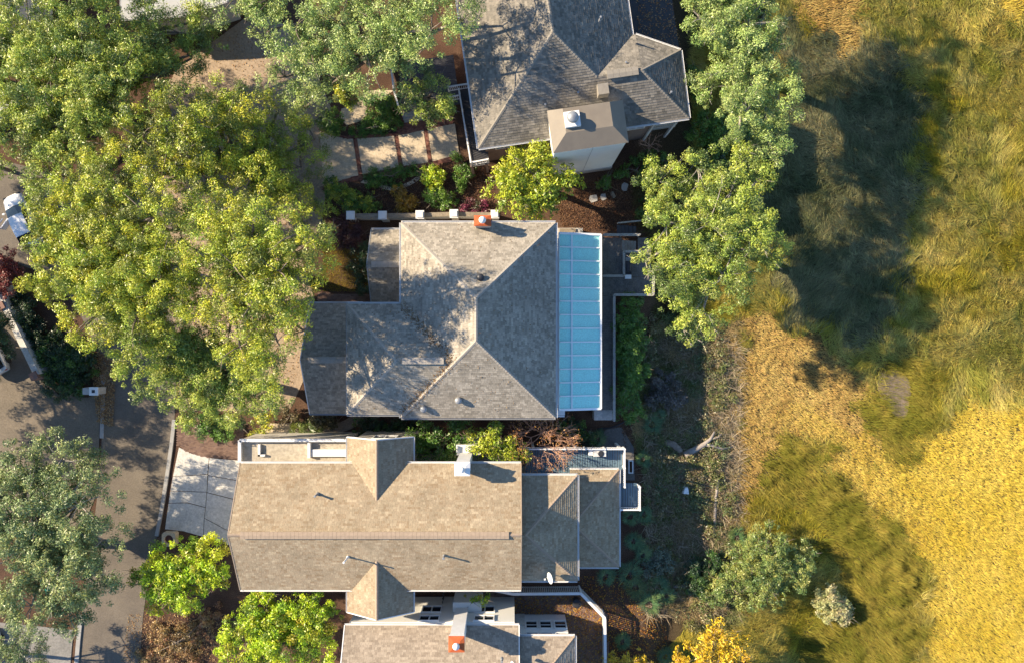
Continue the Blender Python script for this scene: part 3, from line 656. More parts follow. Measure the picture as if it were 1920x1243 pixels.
# ---- house at the lower edge
bh = thing('white_walled_house', 'white-walled two-storey house with terracotta chimney at the bottom edge', 'house', (-6, -26, 0))
rb, S_, N_, rzb, ymb = gable_x(bh, -12.95, .55, -31.8, -22.7, 5.2, .48, M['sh_bottom'], 11, None)
b = MB(); b.prism([(-12.6, -31.4), (.2, -31.4), (.2, -22.5), (-12.6, -22.5)], 0, 5.05)
for xx in (-12.6, .2): b.add([(xx, -31.4, 5.0), (xx, -22.5, 5.0), (xx, ymb, rzb - .25)], [(0, 1, 2)])
b.build('wall', M['stucco_pale'], bh)
gutter(rb, N_[0], N_[1], (-6, -26, 6)); verge(rb, N_[1], N_[2]); verge(rb, N_[0], N_[3]); ridge_cap(rb, N_[2], N_[3], M['cap_low'])
gutter(rb, S_[0], S_[1], (-6, -26, 6))
for x in (-6.5, -2.2): window(bh, (x, -22.5, 2.1), math.pi / 2, 1.55, 1.2); window(bh, (x, -22.5, 3.95), math.pi / 2, 1.55, .95)
window(bh, (-10.3, -22.5, 2.1), math.pi / 2, 1.55, 1.3)
chimney(bh, (-4.02, -22.62), 1.0, 1.0, 0, 8.5, M['white'], M['terracotta'])
MB().obox((-3.6, -22.1, 0), 2.3, .75, 3.2).build('chimney_base', M['stucco_pale'], bh)
pipe_vent(rb, P(941, 1236, 7.4), .3)
e2 = 5.0; xw2, xe2, yn2 = .1, P(1078, 0, e2).x, P(0, 1192, e2).y
f2, (A, B, C, D), (R0, R1) = hip_faces(xw2 - 3, xe2, yn2 - 9.0, yn2, e2, .48)
r2 = make_roof(bh, f2, M['sh_bottom'], seed=12); gutter(r2, C, D, (1, -27, 6)); gutter(r2, B, C, (1, -27, 6)); ridge_cap(r2, C, R1, M['cap_low'])
wall(bh, [(xw2, yn2 - 8.6), (xe2 - .4, yn2 - 8.6), (xe2 - .4, yn2 - .35), (xw2, yn2 - .35)], 0, e2, M['white'])
for i, x in enumerate((1.6, 2.75, 3.95)):
    window(bh, (x, yn2 - .35, 1.5), math.pi / 2, .95, 1.4, 1, bars=1); window(bh, (x, yn2 - .35, 3.7), math.pi / 2, .95, 1.1, 1, bars=1)
MB().box(.35, 1.05, yn2 - .35, yn2 - .27, .1, 2.4).build('door', M['white_dirty'], bh)

# ---- upper right house, turned about eight degrees
uh = thing('brown_upper_house', 'brown house with weathered grey hip roof and big beige chimney chase', 'house', P(1080, 160))
O2 = Vector((-2.53, 13.78, 0)); U2 = Vector((.990, .143, 0)); V2 = Vector((-.143, .990, 0)); ANG2 = math.atan2(.143, .990)
def fu(u, v, z=0): q = O2 + U2 * u + V2 * v; return Vector((q.x, q.y, z))
e, K3, LN = 6.5, .57, 26.0
F_ = [[fu(0, 0, e), fu(12.7, 0, e), fu(6.35, 6.35, e + 6.35 * K3)],
      [fu(12.7, 0, e), fu(12.7, LN, e), fu(6.35, LN, e + 6.35 * K3), fu(6.35, 6.35, e + 6.35 * K3)],
      [fu(0, LN, e), fu(0, 0, e), fu(6.35, 6.35, e + 6.35 * K3), fu(6.35, LN, e + 6.35 * K3)]]
ru = make_roof(uh, F_, M['sh_upper'], course=.19, tab=.25, seed=20)
ze = e + 3.4 * K3
G_ = [[fu(12.7, 0, e), fu(16.05, 0, e), fu(12.6, 3.4, ze), fu(9.3, 3.4, ze)], [fu(16.05, 0, e), fu(16.15, 5.15, e), fu(12.6, 3.4, ze)],
      [fu(16.15, 5.15, e), fu(12.95, 6.8, e), fu(12.6, 3.4, ze)], [fu(12.95, 6.8, e), fu(9.3, 6.8, e), fu(9.3, 3.4, ze), fu(12.6, 3.4, ze)]]
rv = make_roof(uh, G_, M['sh_upper'], course=.19, tab=.25, seed=21)
for a, c in ((F_[0][0], F_[0][2]), (G_[0][3], F_[0][2]), (F_[0][2], F_[1][2])): ridge_cap(ru, a, c, M['cap_up'])
ridge_cap(rv, G_[0][1], G_[0][2], M['cap_up']); ridge_cap(rv, G_[1][1], G_[0][2], M['cap_up'])
ridge_tiles(rv, fu(10.0, 3.4, ze), fu(12.3, 3.4, ze), M['cap_up'], .3, .4, .12)
mid_ = fu(8, 6, 6)
gutter(ru, fu(0, 0, e), fu(0, LN, e), mid_); gutter(ru, fu(0, 0, e), fu(12.7, 0, e), mid_); gutter(ru, fu(12.7, 6.8, e), fu(12.7, LN, e), mid_)
gutter(rv, fu(12.7, 0, e), fu(16.05, 0, e), mid_); gutter(rv, fu(16.05, 0, e), fu(16.15, 5.15, e), mid_); gutter(rv, fu(16.15, 5.15, e), fu(12.95, 6.8, e), mid_)
wp = lambda l: [tuple(fu(u, v)[:2]) for u, v in l]
wall(uh, wp([(.5, .6), (12.3, .6), (12.3, LN), (.5, LN)]), 0, e - .05, M['wall_brown'])
wall(uh, wp([(11.5, .6), (13.8, .6), (13.8, 4.9), (11.5, 6.3)]), 0, e - .05, M['wall_brown'])
# open corner porch
for u, v in ((15.7, .5), (13.9, .5), (15.8, 4.8)): MB().obox(fu(u, v, 0), .18, .18, e - .1, ANG2).build('porch_post', M['white_dirty'], uh)
planks(uh, wp([(13.8, .4), (15.9, .4), (15.9, 4.9), (13.8, 4.9)]), 3.0, ANG2, .2, M['timber'], name='porch_board')
railing(uh, [fu(13.9, .5, 3.0), fu(15.8, .5, 3.0), fu(15.8, 4.8, 3.0)], .9, M['white_dirty'])
for u in (2.0, 10.8, 12.6): window(uh, fu(u, .6, 3.6), ANG2 - math.pi / 2, 1.3, 1.5)
# chimney chase with a hipped metal cap
cu0, cu1, cv0, cv1, ct = 5.45, 10.75, -1.55, 1.35, 8.5
MB().prism(wp([(cu0, cv0), (cu1, cv0), (cu1, cv1), (cu0, cv1)]), .8, ct).build('chimney_chase', M['stucco_pale'], uh)
MB().prism(wp([(cu0 - .06, cv0 - .06), (cu1 + .06, cv0 - .06), (cu1 + .06, cv1), (cu0 - .06, cv1)]), 0, .8).build('chase_plinth', M['brick_grey'], uh)
i0, i1, j0, j1, zt = cu0 + .95, cu1 - .95, cv0 + 1.05, cv1 - .1, ct + .62
b = MB(); q = [fu(cu0 - .12, cv0 - .12, ct), fu(cu1 + .12, cv0 - .12, ct), fu(cu1 + .12, cv1 + .1, ct), fu(cu0 - .12, cv1 + .1, ct), fu(i0, j0, zt), fu(i1, j0, zt), fu(i1, j1, zt), fu(i0, j1, zt)]
b.add(q, [(3, 2, 1, 0), (0, 1, 5, 4), (1, 2, 6, 5), (2, 3, 7, 6), (3, 0, 4, 7), (4, 5, 6, 7)]).build('chase_cap', mat('taupe_metal_cap', (.20, .17, .13), (.165, .14, .11), 1, .6), uh)
c = fu(6.95, .35, zt); o = MB().obox(c, 1.1, 1.1, .28, ANG2).build('flue_base', M['white'], uh)
MB().lathe(c + Vector((0, 0, .28)), [(.26, 0), (.26, .3), (.40, .3), (.42, .38), (.3, .52), (.02, .58)], 18).build('flue_cap', M['metal_grey'], o, smooth=True)
MB().add([fu(8.3, -1.58, .9), fu(8.33, -1.58, .9), fu(8.33, -1.58, ct - .05), fu(8.3, -1.58, ct - .05)], [(0, 1, 2, 3)]).build('panel_joint', M['wall_grey'], uh)
# roof furniture
c = P(1130, 170, 8.2); MB().obox(c - Vector((0, 0, .5)), .78, .78, .85, ANG2).build('roof_hatch', M['cap_up'], ru)
for px, py, z in ((1083, 178, 7.7), (1022, 200, 7.6), (1125, 38, 8.9), (1256, 177, 7.2), (1172, 122, 7.6)): pipe_vent(ru, P(px, py, z), .45, .06)
# dark porch roof at the back and leaf-strewn
MB().prism(wp([(12.3, 6.6), (17.0, 5.6), (17.0, LN), (12.3, LN)]), 3.2, 3.35).build('porch_roof', M['timber_dark'], uh)
wall(uh, wp([(12.3, 6.6), (16.6, 5.8), (16.6, LN), (12.3, LN)]), 0, 3.2, M['wall_brown'])
# balcony along the street side, on posts
bz = 3.0; bp_ = [P(861, 172, bz), P(884, 312, bz), P(917, 306, bz), P(905, 160, bz)]
planks(uh, [tuple(p[:2]) for p in bp_], bz, ANG2, .16, M['timber_dark'], name='balcony_board')
railing(uh, [P(862, 176, bz), P(884, 311, bz), P(916, 305, bz)], 1.0, M['white'])
for q in (P(862, 176, 0), P(873, 240, 0), P(884, 311, 0), P(912, 306, 0)):
    s_ = (H - bz) / H; MB().obox((q.x * s_, q.y * s_, 0), .22, .22, bz - .05, ANG2).build('balcony_post', M['wall_brown'], uh)
MB().prism([tuple(p[:2]) for p in (P(884, 309, bz), P(917, 304, bz), P(916, 307, bz), P(884, 312, bz))], bz - .3, bz - .06).build('balcony_beam', M['white'], uh)
railing(uh, [P(842, 172, bz), P(880, 166, bz)], 1.0, M['white'])
# front steps and side porch
pz = 1.0; planks(uh, [tuple(p[:2]) for p in (P(748, 118, pz), P(850, 104, pz), P(862, 196, pz), P(752, 210, pz))], pz, ANG2, .16, M['timber_dark'], name='porch_board')
railing(uh, [P(750, 205, pz), P(742, 178, pz), P(736, 130, pz)], .95, M['white'])
railing(uh, [P(845, 190, pz), P(866, 186, pz)], .95, M['white'])
for i in range(4):
    MB().prism([tuple(p[:2]) for p in (P(752 + i, 209 + 4 * i, pz), P(790, 204 + 4 * i, pz), P(790, 208 + 4 * i, pz), P(752 + i, 213 + 4 * i, pz))], 0, pz - .2 - .2 * i).build('step', M['timber'], uh)

# ---- slivers of other buildings at the left and top edges
def small_house(label, poly, z, m, mr, name='outbuilding'):
    c = Vector((sum(P(*p, z).x for p in poly) / len(poly), sum(P(*p, z).y for p in poly) / len(poly), 0)); t = thing(name, label, 'building', c)
    pts = [P(*p, z) for p in poly]
    MB().prism([tuple((c + (Vector((p.x, p.y, 0)) - c) * .95)[:2]) for p in pts], 0, z - .2).build('wall', m, t)
    o = MB().prism([tuple(p[:2]) for p in pts], z - .2, z).build('roof', mr, t)
    for a, c2 in zip(pts, pts[1:] + pts[:1]): gutter(o, a, c2, c)
    return t
small_house('pale flat-roofed garage under oaks at the top edge', [(228, 36), (300, 33), (345, 29), (425, 2), (400, -160), (228, -150)], 3.4, M['stucco'], mat('pale_roof_sheet', (.42, .42, .40), (.36, .36, .35), .6, .8))
small_house('pale roofed carport peeping out at the left edge', [(-120, 165), (10, 168), (26, 205), (-120, 215)], 2.8, M['stucco'], mat('pale_carport_roof', (.45, .46, .45), (.38, .39, .39), .6, .8))
small_house('dark roof corner at the top left', [(-150, -120), (10, -120), (14, 16), (-150, 36)], 5.5, M['stucco'], M['timber_dark'])
# ------------------------------------------------------------------ decks, fences, walls
dk = thing('timber_deck', 'weathered grey timber deck with steps and railings beside the glass lean-to', 'deck', (9, 3, 0))
dz = 1.6; Q = lambda px, py: tuple(P(px, py, dz)[:2])
planks(dk, [Q(1112, 555), Q(1149, 555), Q(1150, 768), Q(1112, 768)], dz, 0, .17, M['timber_deck'], seed=2)
planks(dk, [Q(1112, 446), Q(1166, 446), Q(1166, 519), Q(1112, 519)], dz, math.pi / 2, .15, M['timber_deck'], seed=3)
planks(dk, [Q(1112, 519.5), Q(1221, 519.5), Q(1221, 554.5), Q(1112, 554.5)], dz - .006, math.pi / 2, .15, M['timber_deck'], seed=4)
planks(dk, [Q(1166.5, 474), Q(1221, 474), Q(1221, 519), Q(1166.5, 519)], dz - .012, math.pi / 2, .15, M['timber_deck'], seed=5)
planks(dk, [Q(1196, 446), Q(1215, 446), Q(1221, 473.5), Q(1196, 473.5)], dz - .02, math.pi / 2, .15, M['timber_deck'], seed=6)
MB().prism([Q(1115, 769), Q(1150, 769), Q(1150, 788), Q(1115, 788)], 0, dz - .25).build('landing', M['concrete_grey'], dk)
for i in range(5): MB().prism([Q(1167 + i * 6, 450), Q(1172 + i * 6, 450), Q(1172 + i * 6, 472), Q(1167 + i * 6, 472)], dz - .25 - .16 * i, dz - .2 - .16 * i).build('tread', M['timber'], dk)
for i in range(5): MB().prism([Q(1158 + i * 8, 421), Q(1165 + i * 8, 421), Q(1165 + i * 8, 440), Q(1158 + i * 8, 440)], 1.2 - .17 * i, 1.26 - .17 * i).build('tread', M['timber_dark'], dk)
for a, c in (((1158, 419), (1200, 415)), ((1158, 440.5), (1200, 440.5))):
    q0, q1 = P(*a, 1.2), P(*c, .3); MB().beam((q0.x, q0.y, 1.25), (q1.x, q1.y, .45), .1, .25).build('stringer', M['timber'], dk)
for pts in ([(1149, 786), (1149, 554), (1221, 554), (1222, 520)], [(1130, 443), (1196, 443)], [(1196, 474), (1167, 474), (1167, 519), (1129, 519)]):
    railing(dk, [P(x, y, dz) for x, y in pts], .8, M['timber'], step=.3, cap=(.2, .06))
for px, py in ((1148, 600), (1148, 700), (1220, 552), (1220, 480), (1148, 552)): q = P(px, py, dz); MB().obox((q.x, q.y, 0), .16, .16, dz - .06).build('deck_post', M['timber'], dk)
gr = thing('gas_grill', 'dark gas grill with pale lid end standing on the timber deck', 'grill', P(1175, 505, dz - .01)); g0 = P(1175, 503, dz)
b = MB(); b.box(g0.x - .27, g0.x + .27, g0.y - .62, g0.y + .5, dz, dz + .75); b.build('cabinet', M['metal_dark'], gr)
b = MB(); n = 8
for i in range(n + 1):
    t = math.pi * i / n; y_ = .28 * math.cos(t); z_ = .28 * math.sin(t)
    for s_ in (-1, 1): b.v.append((g0.x + y_ * .95, g0.y + .05 + s_ * .42, dz + .76 + z_))
b.f = [(2 * i, 2 * i + 1, 2 * i + 3, 2 * i + 2) for i in range(n)] + [tuple(range(0, 2 * n + 2, 2)), tuple(range(2 * n + 1, 0, -2))]; b.t = [0] * len(b.f)
b.build('lid', M['metal_dark'], gr); MB().box(g0.x - .26, g0.x + .26, g0.y - .95, g0.y - .56, dz + .68, dz + .74).build('side_shelf', M['white'], gr); MB().box(g0.x - .2, g0.x + .2, g0.y + .5, g0.y + .8, dz + .68, dz + .73).build('side_shelf', M['metal_grey'], gr)
# blue-grey deck of the lower house
bd = thing('blue_deck', 'blue-grey painted deck with white railing behind the long tan house', 'deck', (5, -10.4, 0)); bz2 = 2.75
planks(bd, [tuple(P(x, y, bz2)[:2]) for x, y in ((985, 840), (1167, 840), (1167, 892), (985, 892))], bz2, math.pi / 2, .2, M['timber_blue'], seed=8, gap=.035)
planks(bd, [tuple(P(x, y, bz2)[:2]) for x, y in ((1140, 892.6), (1167, 892.6), (1167, 905), (1140, 905))], bz2 - .01, math.pi / 2, .2, M['timber_blue'], seed=9, gap=.035)
planks(bd, [tuple(P(x, y, bz2)[:2]) for x, y in ((1150, 906), (1196, 906), (1196, 950), (1150, 950))], bz2 - .15, math.pi / 2, .2, M['timber_blue'], seed=10, gap=.035)
railing(bd, [P(985, 838, bz2), P(1168, 838, bz2), P(1168, 908, bz2)], .9, M['white'], cap=(.10, .06))
railing(bd, [P(1196, 908, bz2 - .15), P(1196, 950, bz2 - .15), P(1160, 950, bz2 - .15)], .9, M['white'], cap=(.10, .06))
MB().box(8.62, 8.78, -12.9, -12.3, 2.0, 2.7).build('beam', M['white'], bd)
for px, py in ((1000, 842), (1080, 842), (1164, 842), (1164, 900), (1193, 947)): q = P(px, py, bz2); MB().obox((q.x, q.y, 0), .2, .2, bz2 - .16).build('deck_post', M['white'], bd)
ac = thing('outdoor_unit', 'white box-shaped outdoor unit with dark grille on the blue deck', 'air conditioner', P(1122, 849, bz2)); q = P(1124, 848, bz2 + .5)
MB().box(q.x - .5, q.x + .5, q.y - .28, q.y + .28, bz2, bz2 + .72).build('case', M['white_dirty'], ac)
MB().lathe((q.x + .1, q.y - .05, bz2 + .72), [(.24, 0), (.24, .03), (.1, .05), (.02, .05)], 16).build('fan_grille', M['metal_dark'], ac)
MB().box(q.x - .86, q.x - .52, q.y - .22, q.y + .26, bz2, bz2 + .55).build('side_box', M['white'], ac)
pb = thing('planter_box', 'narrow white rectangular trough on the dark ground beside the blue deck', 'planter', P(1183, 875))
b = MB(); q = P(1183, 875, .5)
for s_ in (-1, 1): b.box(q.x + s_ * .16 - .04, q.x + s_ * .16 + .04, q.y - .55, q.y + .55, 0, .5); b.box(q.x - .12, q.x + .12, q.y + s_ * .51 - .04, q.y + s_ * .51 + .04, 0, .5)
b.build('trough', M['white'], pb); MB().box(q.x - .12, q.x + .12, q.y - .47, q.y + .47, 0, .3).build('soil_fill', M['soil'], pb)
# white picket fence round the brick patio
pf = thing('patio_fence', 'white capped picket fence wrapping round the brown brick patio', 'fence', P(1100, 1130)); fz = 1.7
line = [P(926, 1106, fz), P(962, 1113, fz), P(1089, 1112, fz), P(1134, 1158, fz), P(1136, 1300, fz)]
for a, c in zip(line[:-1], line[1:]):
    L = (c - a).length; d = (c - a) / L; ang = math.atan2(d.y, d.x)
    MB().beam(a, c, .22, .07).build('fence_cap', M['white'], pf)
    for zz in (.25, 1.45): MB().beam((a.x, a.y, zz), (c.x, c.y, zz), .05, .1).build('fence_rail', M['white_dirty'], pf)
    me = None
    for i in range(int(L / .16)):
        q = a + d * (i * .16 + .08); q.z = 0
        if me is None: me = MB().obox((0, 0, .08), .09, .025, fz - .12).build('picket', M['white_dirty'], None); me.parent = pf; me.location = q - root_loc(pf); me.rotation_euler = (0, 0, ang)
        else: k = dup(me, pf, q - root_loc(pf)); k.rotation_euler = (0, 0, ang)
    MB().obox((a.x, a.y, 0), .14, .14, fz + .06, ang).build('post', M['white'], pf)
# trellis fence by the lower house
tf = thing('lattice_panel', 'dark lattice gate panel between the two lower houses', 'gate', P(834, 1120)); q = P(834, 1124, 0)
for i in range(7): MB().beam((q.x - .08, q.y - .9 + i * .3, .1), (q.x - .08, q.y - .5 + i * .3, 1.5), .03, .05).build('slat', M['timber_dark'], tf); MB().beam((q.x - .03, q.y - .5 + i * .3, .1), (q.x - .03, q.y - .9 + i * .3, 1.5), .03, .05).build('slat', M['timber_dark'], tf)
for yy in (-1.0, 1.5): MB().obox((q.x - .05, q.y + yy, 0), .1, .1, 1.7).build('post', M['timber_dark'], tf)
# garden wall with white pillars
gw = thing('garden_wall', 'low cream garden wall with white pillar caps north of the greige roof', 'wall', P(790, 405)); wz = 1.5
pil = [(657, 404), (717, 404), (787, 403), (851, 401), (928, 402)]
for (a, c) in zip(pil[:-1], pil[1:]):
    p, q = P(*a, wz), P(*c, wz); MB().beam((p.x, p.y - .05, wz / 2), (q.x, q.y - .05, wz / 2), .26, wz).build('wall_panel', M['stucco_pale'], gw); MB().beam((p.x, p.y - .05, wz + .035), (q.x, q.y - .05, wz + .035), .36, .07).build('coping', M['concrete_warm'], gw)
for a in pil:
    p = P(*a, 1.9); o = MB().obox((p.x, p.y, 0), .55, .55, 1.8).build('pillar', M['stucco_pale'], gw); MB().obox((p.x, p.y, 1.8), .7, .7, .1).build('pillar_cap', M['white'], o); MB().obox((p.x, p.y, 1.9), .5, .5, .08).build('pillar_top', M['white'], o)
# white wall by the parking court
ww = thing('white_wall', 'low white wall with brick end piers behind the dark shrubs', 'wall', P(42, 640)); wz = 1.7
pts = [P(-30, 480, wz), P(8, 572, wz), P(40, 640, wz), P(70, 702, wz)]
for a, c in zip(pts[:-1], pts[1:]): MB().beam((a.x, a.y, wz / 2), (c.x, c.y, wz / 2), .4, wz).build('wall_panel', M['white'], ww); MB().beam((a.x, a.y, wz + .04), (c.x, c.y, wz + .04), .5, .08).build('coping', M['white_dirty'], ww)
for q in (pts[1], pts[3]): MB().obox((q.x - .2, q.y - .1, 0), .62, .62, wz + .22, -1.1).build('pier', mat('brick_pier', (.26, .16, .13), (.20, .12, .10), 6, .9), ww)
# letterbox pillar
lb = thing('letterbox_pillar', 'white masonry letterbox pillar with dark slot beside the lane', 'letterbox', P(168, 733)); q = P(170, 733, 1.2)
MB().box(q.x - .62, q.x + .62, q.y - .28, q.y + .28, 0, 1.2).build('pillar', M['white_dirty'], lb)
MB().box(q.x - .05, q.x + .68, q.y - .34, q.y + .34, 1.2, 1.32).build('cap', M['white'], lb); MB().box(q.x - .64, q.x - .06, q.y - .26, q.y + .26, 1.2, 1.26).build('shelf', M['stone'], lb)
MB().box(q.x + .18, q.x + .42, q.y - .12, q.y + .12, 1.32, 1.36).build('slot', M['metal_dark'], lb)
# planter by the drive
pt = thing('square_planter', 'pale square planter with round brown opening at the driveway corner', 'planter', P(316, 1011)); q = P(316, 1011, .6)
b = MB(); s_ = .62; n = 24; ring = []
for i in range(n):
    t = 2 * math.pi * (i + .5) / n; m_ = max(abs(math.cos(t)), abs(math.sin(t))); ring.append((math.cos(t), math.sin(t), .5 * s_ / m_ if False else s_ / m_ * .93))
v = []
for cx, sy, R in ring: v += [(q.x + cx * R, q.y + sy * R, 0), (q.x + cx * R, q.y + sy * R, .6), (q.x + cx * .38, q.y + sy * .38, .6), (q.x + cx * .36, q.y + sy * .36, .42)]
f = []
for i in range(n):
    j = (i + 1) % n
    for k in range(3): f.append((4 * i + k, 4 * j + k, 4 * j + k + 1, 4 * i + k + 1))
b.add(v, f).build('pot', M['concrete'], pt); MB().lathe((q.x, q.y, .38), [(.37, 0), (.37, .05), (.2, .07), (.02, .08)], 20).build('soil_fill', mat('planter_soil', (.16, .075, .06), (.11, .05, .04), 8, .95), pt)
# stepping stones
for k, (px, py, w_, h_, a, lab) in enumerate(((1112, 373, .68, .62, .2, 'largest square stepping stone nearest the round tree'), (1131, 370, .5, .55, .25, 'small square stepping stone, second from the round tree'),
                                  (1149, 366, .3, .6, .5, 'narrow tan stepping stone between the grey ones'), (1171, 351, .55, .7, -.3, 'pointed grey stepping stone nearest the oak shade'), (1189, 340, .5, .6, .4, 'stepping stone half under the oak edge'))):
    p = P(px, py); b = MB(); rr_ = random.Random(k); pl = []
    for i in range(9):
        t = 2 * math.pi * i / 9; m_ = max(abs(math.cos(t)), abs(math.sin(t))); R = rr_.uniform(.9, 1.05) / m_; x, y = math.cos(t) * R * w_ / 2, math.sin(t) * R * h_ / 2
        pl.append((p.x + x * math.cos(a) - y * math.sin(a), p.y + x * math.sin(a) + y * math.cos(a)))
    tag(b.prism(pl, -.04, .06).build('stepping_stone', M['stone'] if k != 2 else M['concrete_warm'], loc=p), lab, 'stepping stone', 'stepping stones in the mulch')
# satellite dishes
def dish(label, p, rz, r=.42):
    t = thing('satellite_dish', label, 'satellite dish', p); p = Vector(p); b = MB(); n = 18; ax = Vector((math.cos(rz) * .93, math.sin(rz) * .93, .36)).normalized(); sx_ = ax.cross(Vector((0, 0, 1))).normalized(); sy_ = sx_.cross(ax); c = p + Vector((0, 0, .75))
    rings = []
    for i in range(6):
        q = r * i / 5
        rings.append([c + sx_ * (q * math.cos(2 * math.pi * k / n)) + sy_ * (q * 1.1 * math.sin(2 * math.pi * k / n)) + ax * (.35 * q * q / r) for k in range(n)])
    v = [x for R in rings for x in R]; v2 = [x - ax * .025 for x in v]; b.v = [tuple(x) for x in v + v2]; N = len(v)
    for i in range(5):
        for k in range(n): b.f.append((i * n + k, (i + 1) * n + k, (i + 1) * n + (k + 1) % n, i * n + (k + 1) % n)); b.f.append((N + i * n + k, N + i * n + (k + 1) % n, N + (i + 1) * n + (k + 1) % n, N + (i + 1) * n + k))
    for k in range(n): b.f.append((5 * n + k, N + 5 * n + k, N + 5 * n + (k + 1) % n, 5 * n + (k + 1) % n))
    b.t = [.5] * len(b.f); b.build('dish', M['white'], t, smooth=True)
    MB().tube([p - Vector((0, 0, .15)), p + Vector((0, 0, .55)), c - ax * .03], [.035, .035, .03], 8).build('mast', M['metal_grey'], t)
    f = c + ax * .55; MB().tube([c - sy_ * r * .9 + ax * .2, f], [.018, .018], 6).build('feed_arm', M['metal_grey'], t); MB().obox(f - Vector((0, 0, .05)), .12, .1, .1, rz).build('receiver', M['white'], t)
dish('white satellite dish on the small shaded hip roof', P(1033, 1076, 6.0), math.radians(185))
dish('white satellite dish at the bottom edge on the pale tan roof', P(965, 1240, 7.3), math.radians(185))
# fallen trees and wood in the marsh edge
def log(label, pts, rad, name='fallen_trunk', m='drift', forks=()):
    P3 = []
    for x, y, h in pts:
        p = P(x, y, -.9); gz = float(ground_z(p.x, p.y)); P3.append(Vector((p.x, p.y, gz + h)))
    b = MB().tube(P3, rad, 8)
    for f_, r_ in forks:
        q = []
        for x, y, h in f_:
            p = P(x, y, -.9); q.append(Vector((p.x, p.y, float(ground_z(p.x, p.y)) + h)))
        b.tube(q, r_, 7)
    tag(b.build(name, M[m], loc=P3[0], smooth=True), label, 'log')
log('forked grey driftwood trunk lying on the shaded marsh edge', [(1283, 852, .45), (1300, 842, .55), (1318, 832, .6), (1330, 822, .6), (1338, 808, .55)], [.3, .27, .22, .14, .08],
    forks=[([(1318, 832, .6), (1334, 834, .6), (1352, 840, .5), (1362, 839, .4), (1375, 836, .3)], [.16, .12, .10, .07, .03]), ([(1330, 822, .6), (1345, 818, .55), (1352, 812, .5)], [.08, .06, .03])])
log('straight grey pole-like log lying between scrub and golden grass', [(1338, 1004, .25), (1340, 970, .35), (1342, 930, .4), (1346, 895, .4)], [.16, .15, .12, .1])
log('short pale log in the scrub near the cedar', [(1262, 1098, .35), (1290, 1096, .35)], [.17, .14])
log('mossy old stump trunk beside the forked driftwood', [(1246, 828, .4), (1262, 832, .5), (1276, 845, .45)], [.3, .32, .24], m='bark')
p = P(1284, 917, -.9); tag(MB().add([(p.x - .28, p.y - .3, -.9), (p.x + .3, p.y - .34, -.9), (p.x + .2, p.y + .3, -.9), (p.x - .15, p.y + .3, -.9), (p.x - .24, p.y - .24, -.35), (p.x + .22, p.y - .28, -.35), (p.x + .15, p.y + .24, -.35), (p.x - .1, p.y + .25, -.35)],
    [(4, 5, 6, 7), (0, 1, 5, 4), (1, 2, 6, 5), (2, 3, 7, 6), (3, 0, 4, 7)]).build('foam_block', M['white'], loc=p), 'white foam block washed up in the marsh edge', 'foam block')
bn = thing('round_bin', 'dark round bin standing on the brick patio by the white fence', 'bin', P(1080, 1125)); q = P(1080, 1124, 0)
MB().lathe(q, [(.3, .02), (.36, .8), (.38, .82), (.38, .86), (.2, .9), (.02, .91)], 18).build('body', M['metal_dark'], bn); MB().obox((q.x, q.y, .9), .3, .06, .06).build('lid_handle', M['metal_dark'], bn)
# a garden hose on the ground
hs = [P(x, y) + Vector((0, 0, .05)) for x, y in smooth_line([(1120, 803), (1145, 801), (1165, 793), (1172, 788)])]
tag(MB().tube(hs, .06, 6).build('drain_pipe', M['metal_dark'], loc=P(1145, 800), smooth=True), 'black drain pipe lying past the deck landing', 'pipe')
sheet('gravel_pad', [(1135, 805), (1165, 800), (1188, 838), (1190, 900), (1170, 900), (1168, 838), (1120, 836)], -.1, .02, mat('dark_gravel', (.10, .09, .08), (.16, .145, .13), 6, .95, fine=25), 'dark gravel pad beside the blue deck', 'gravel')
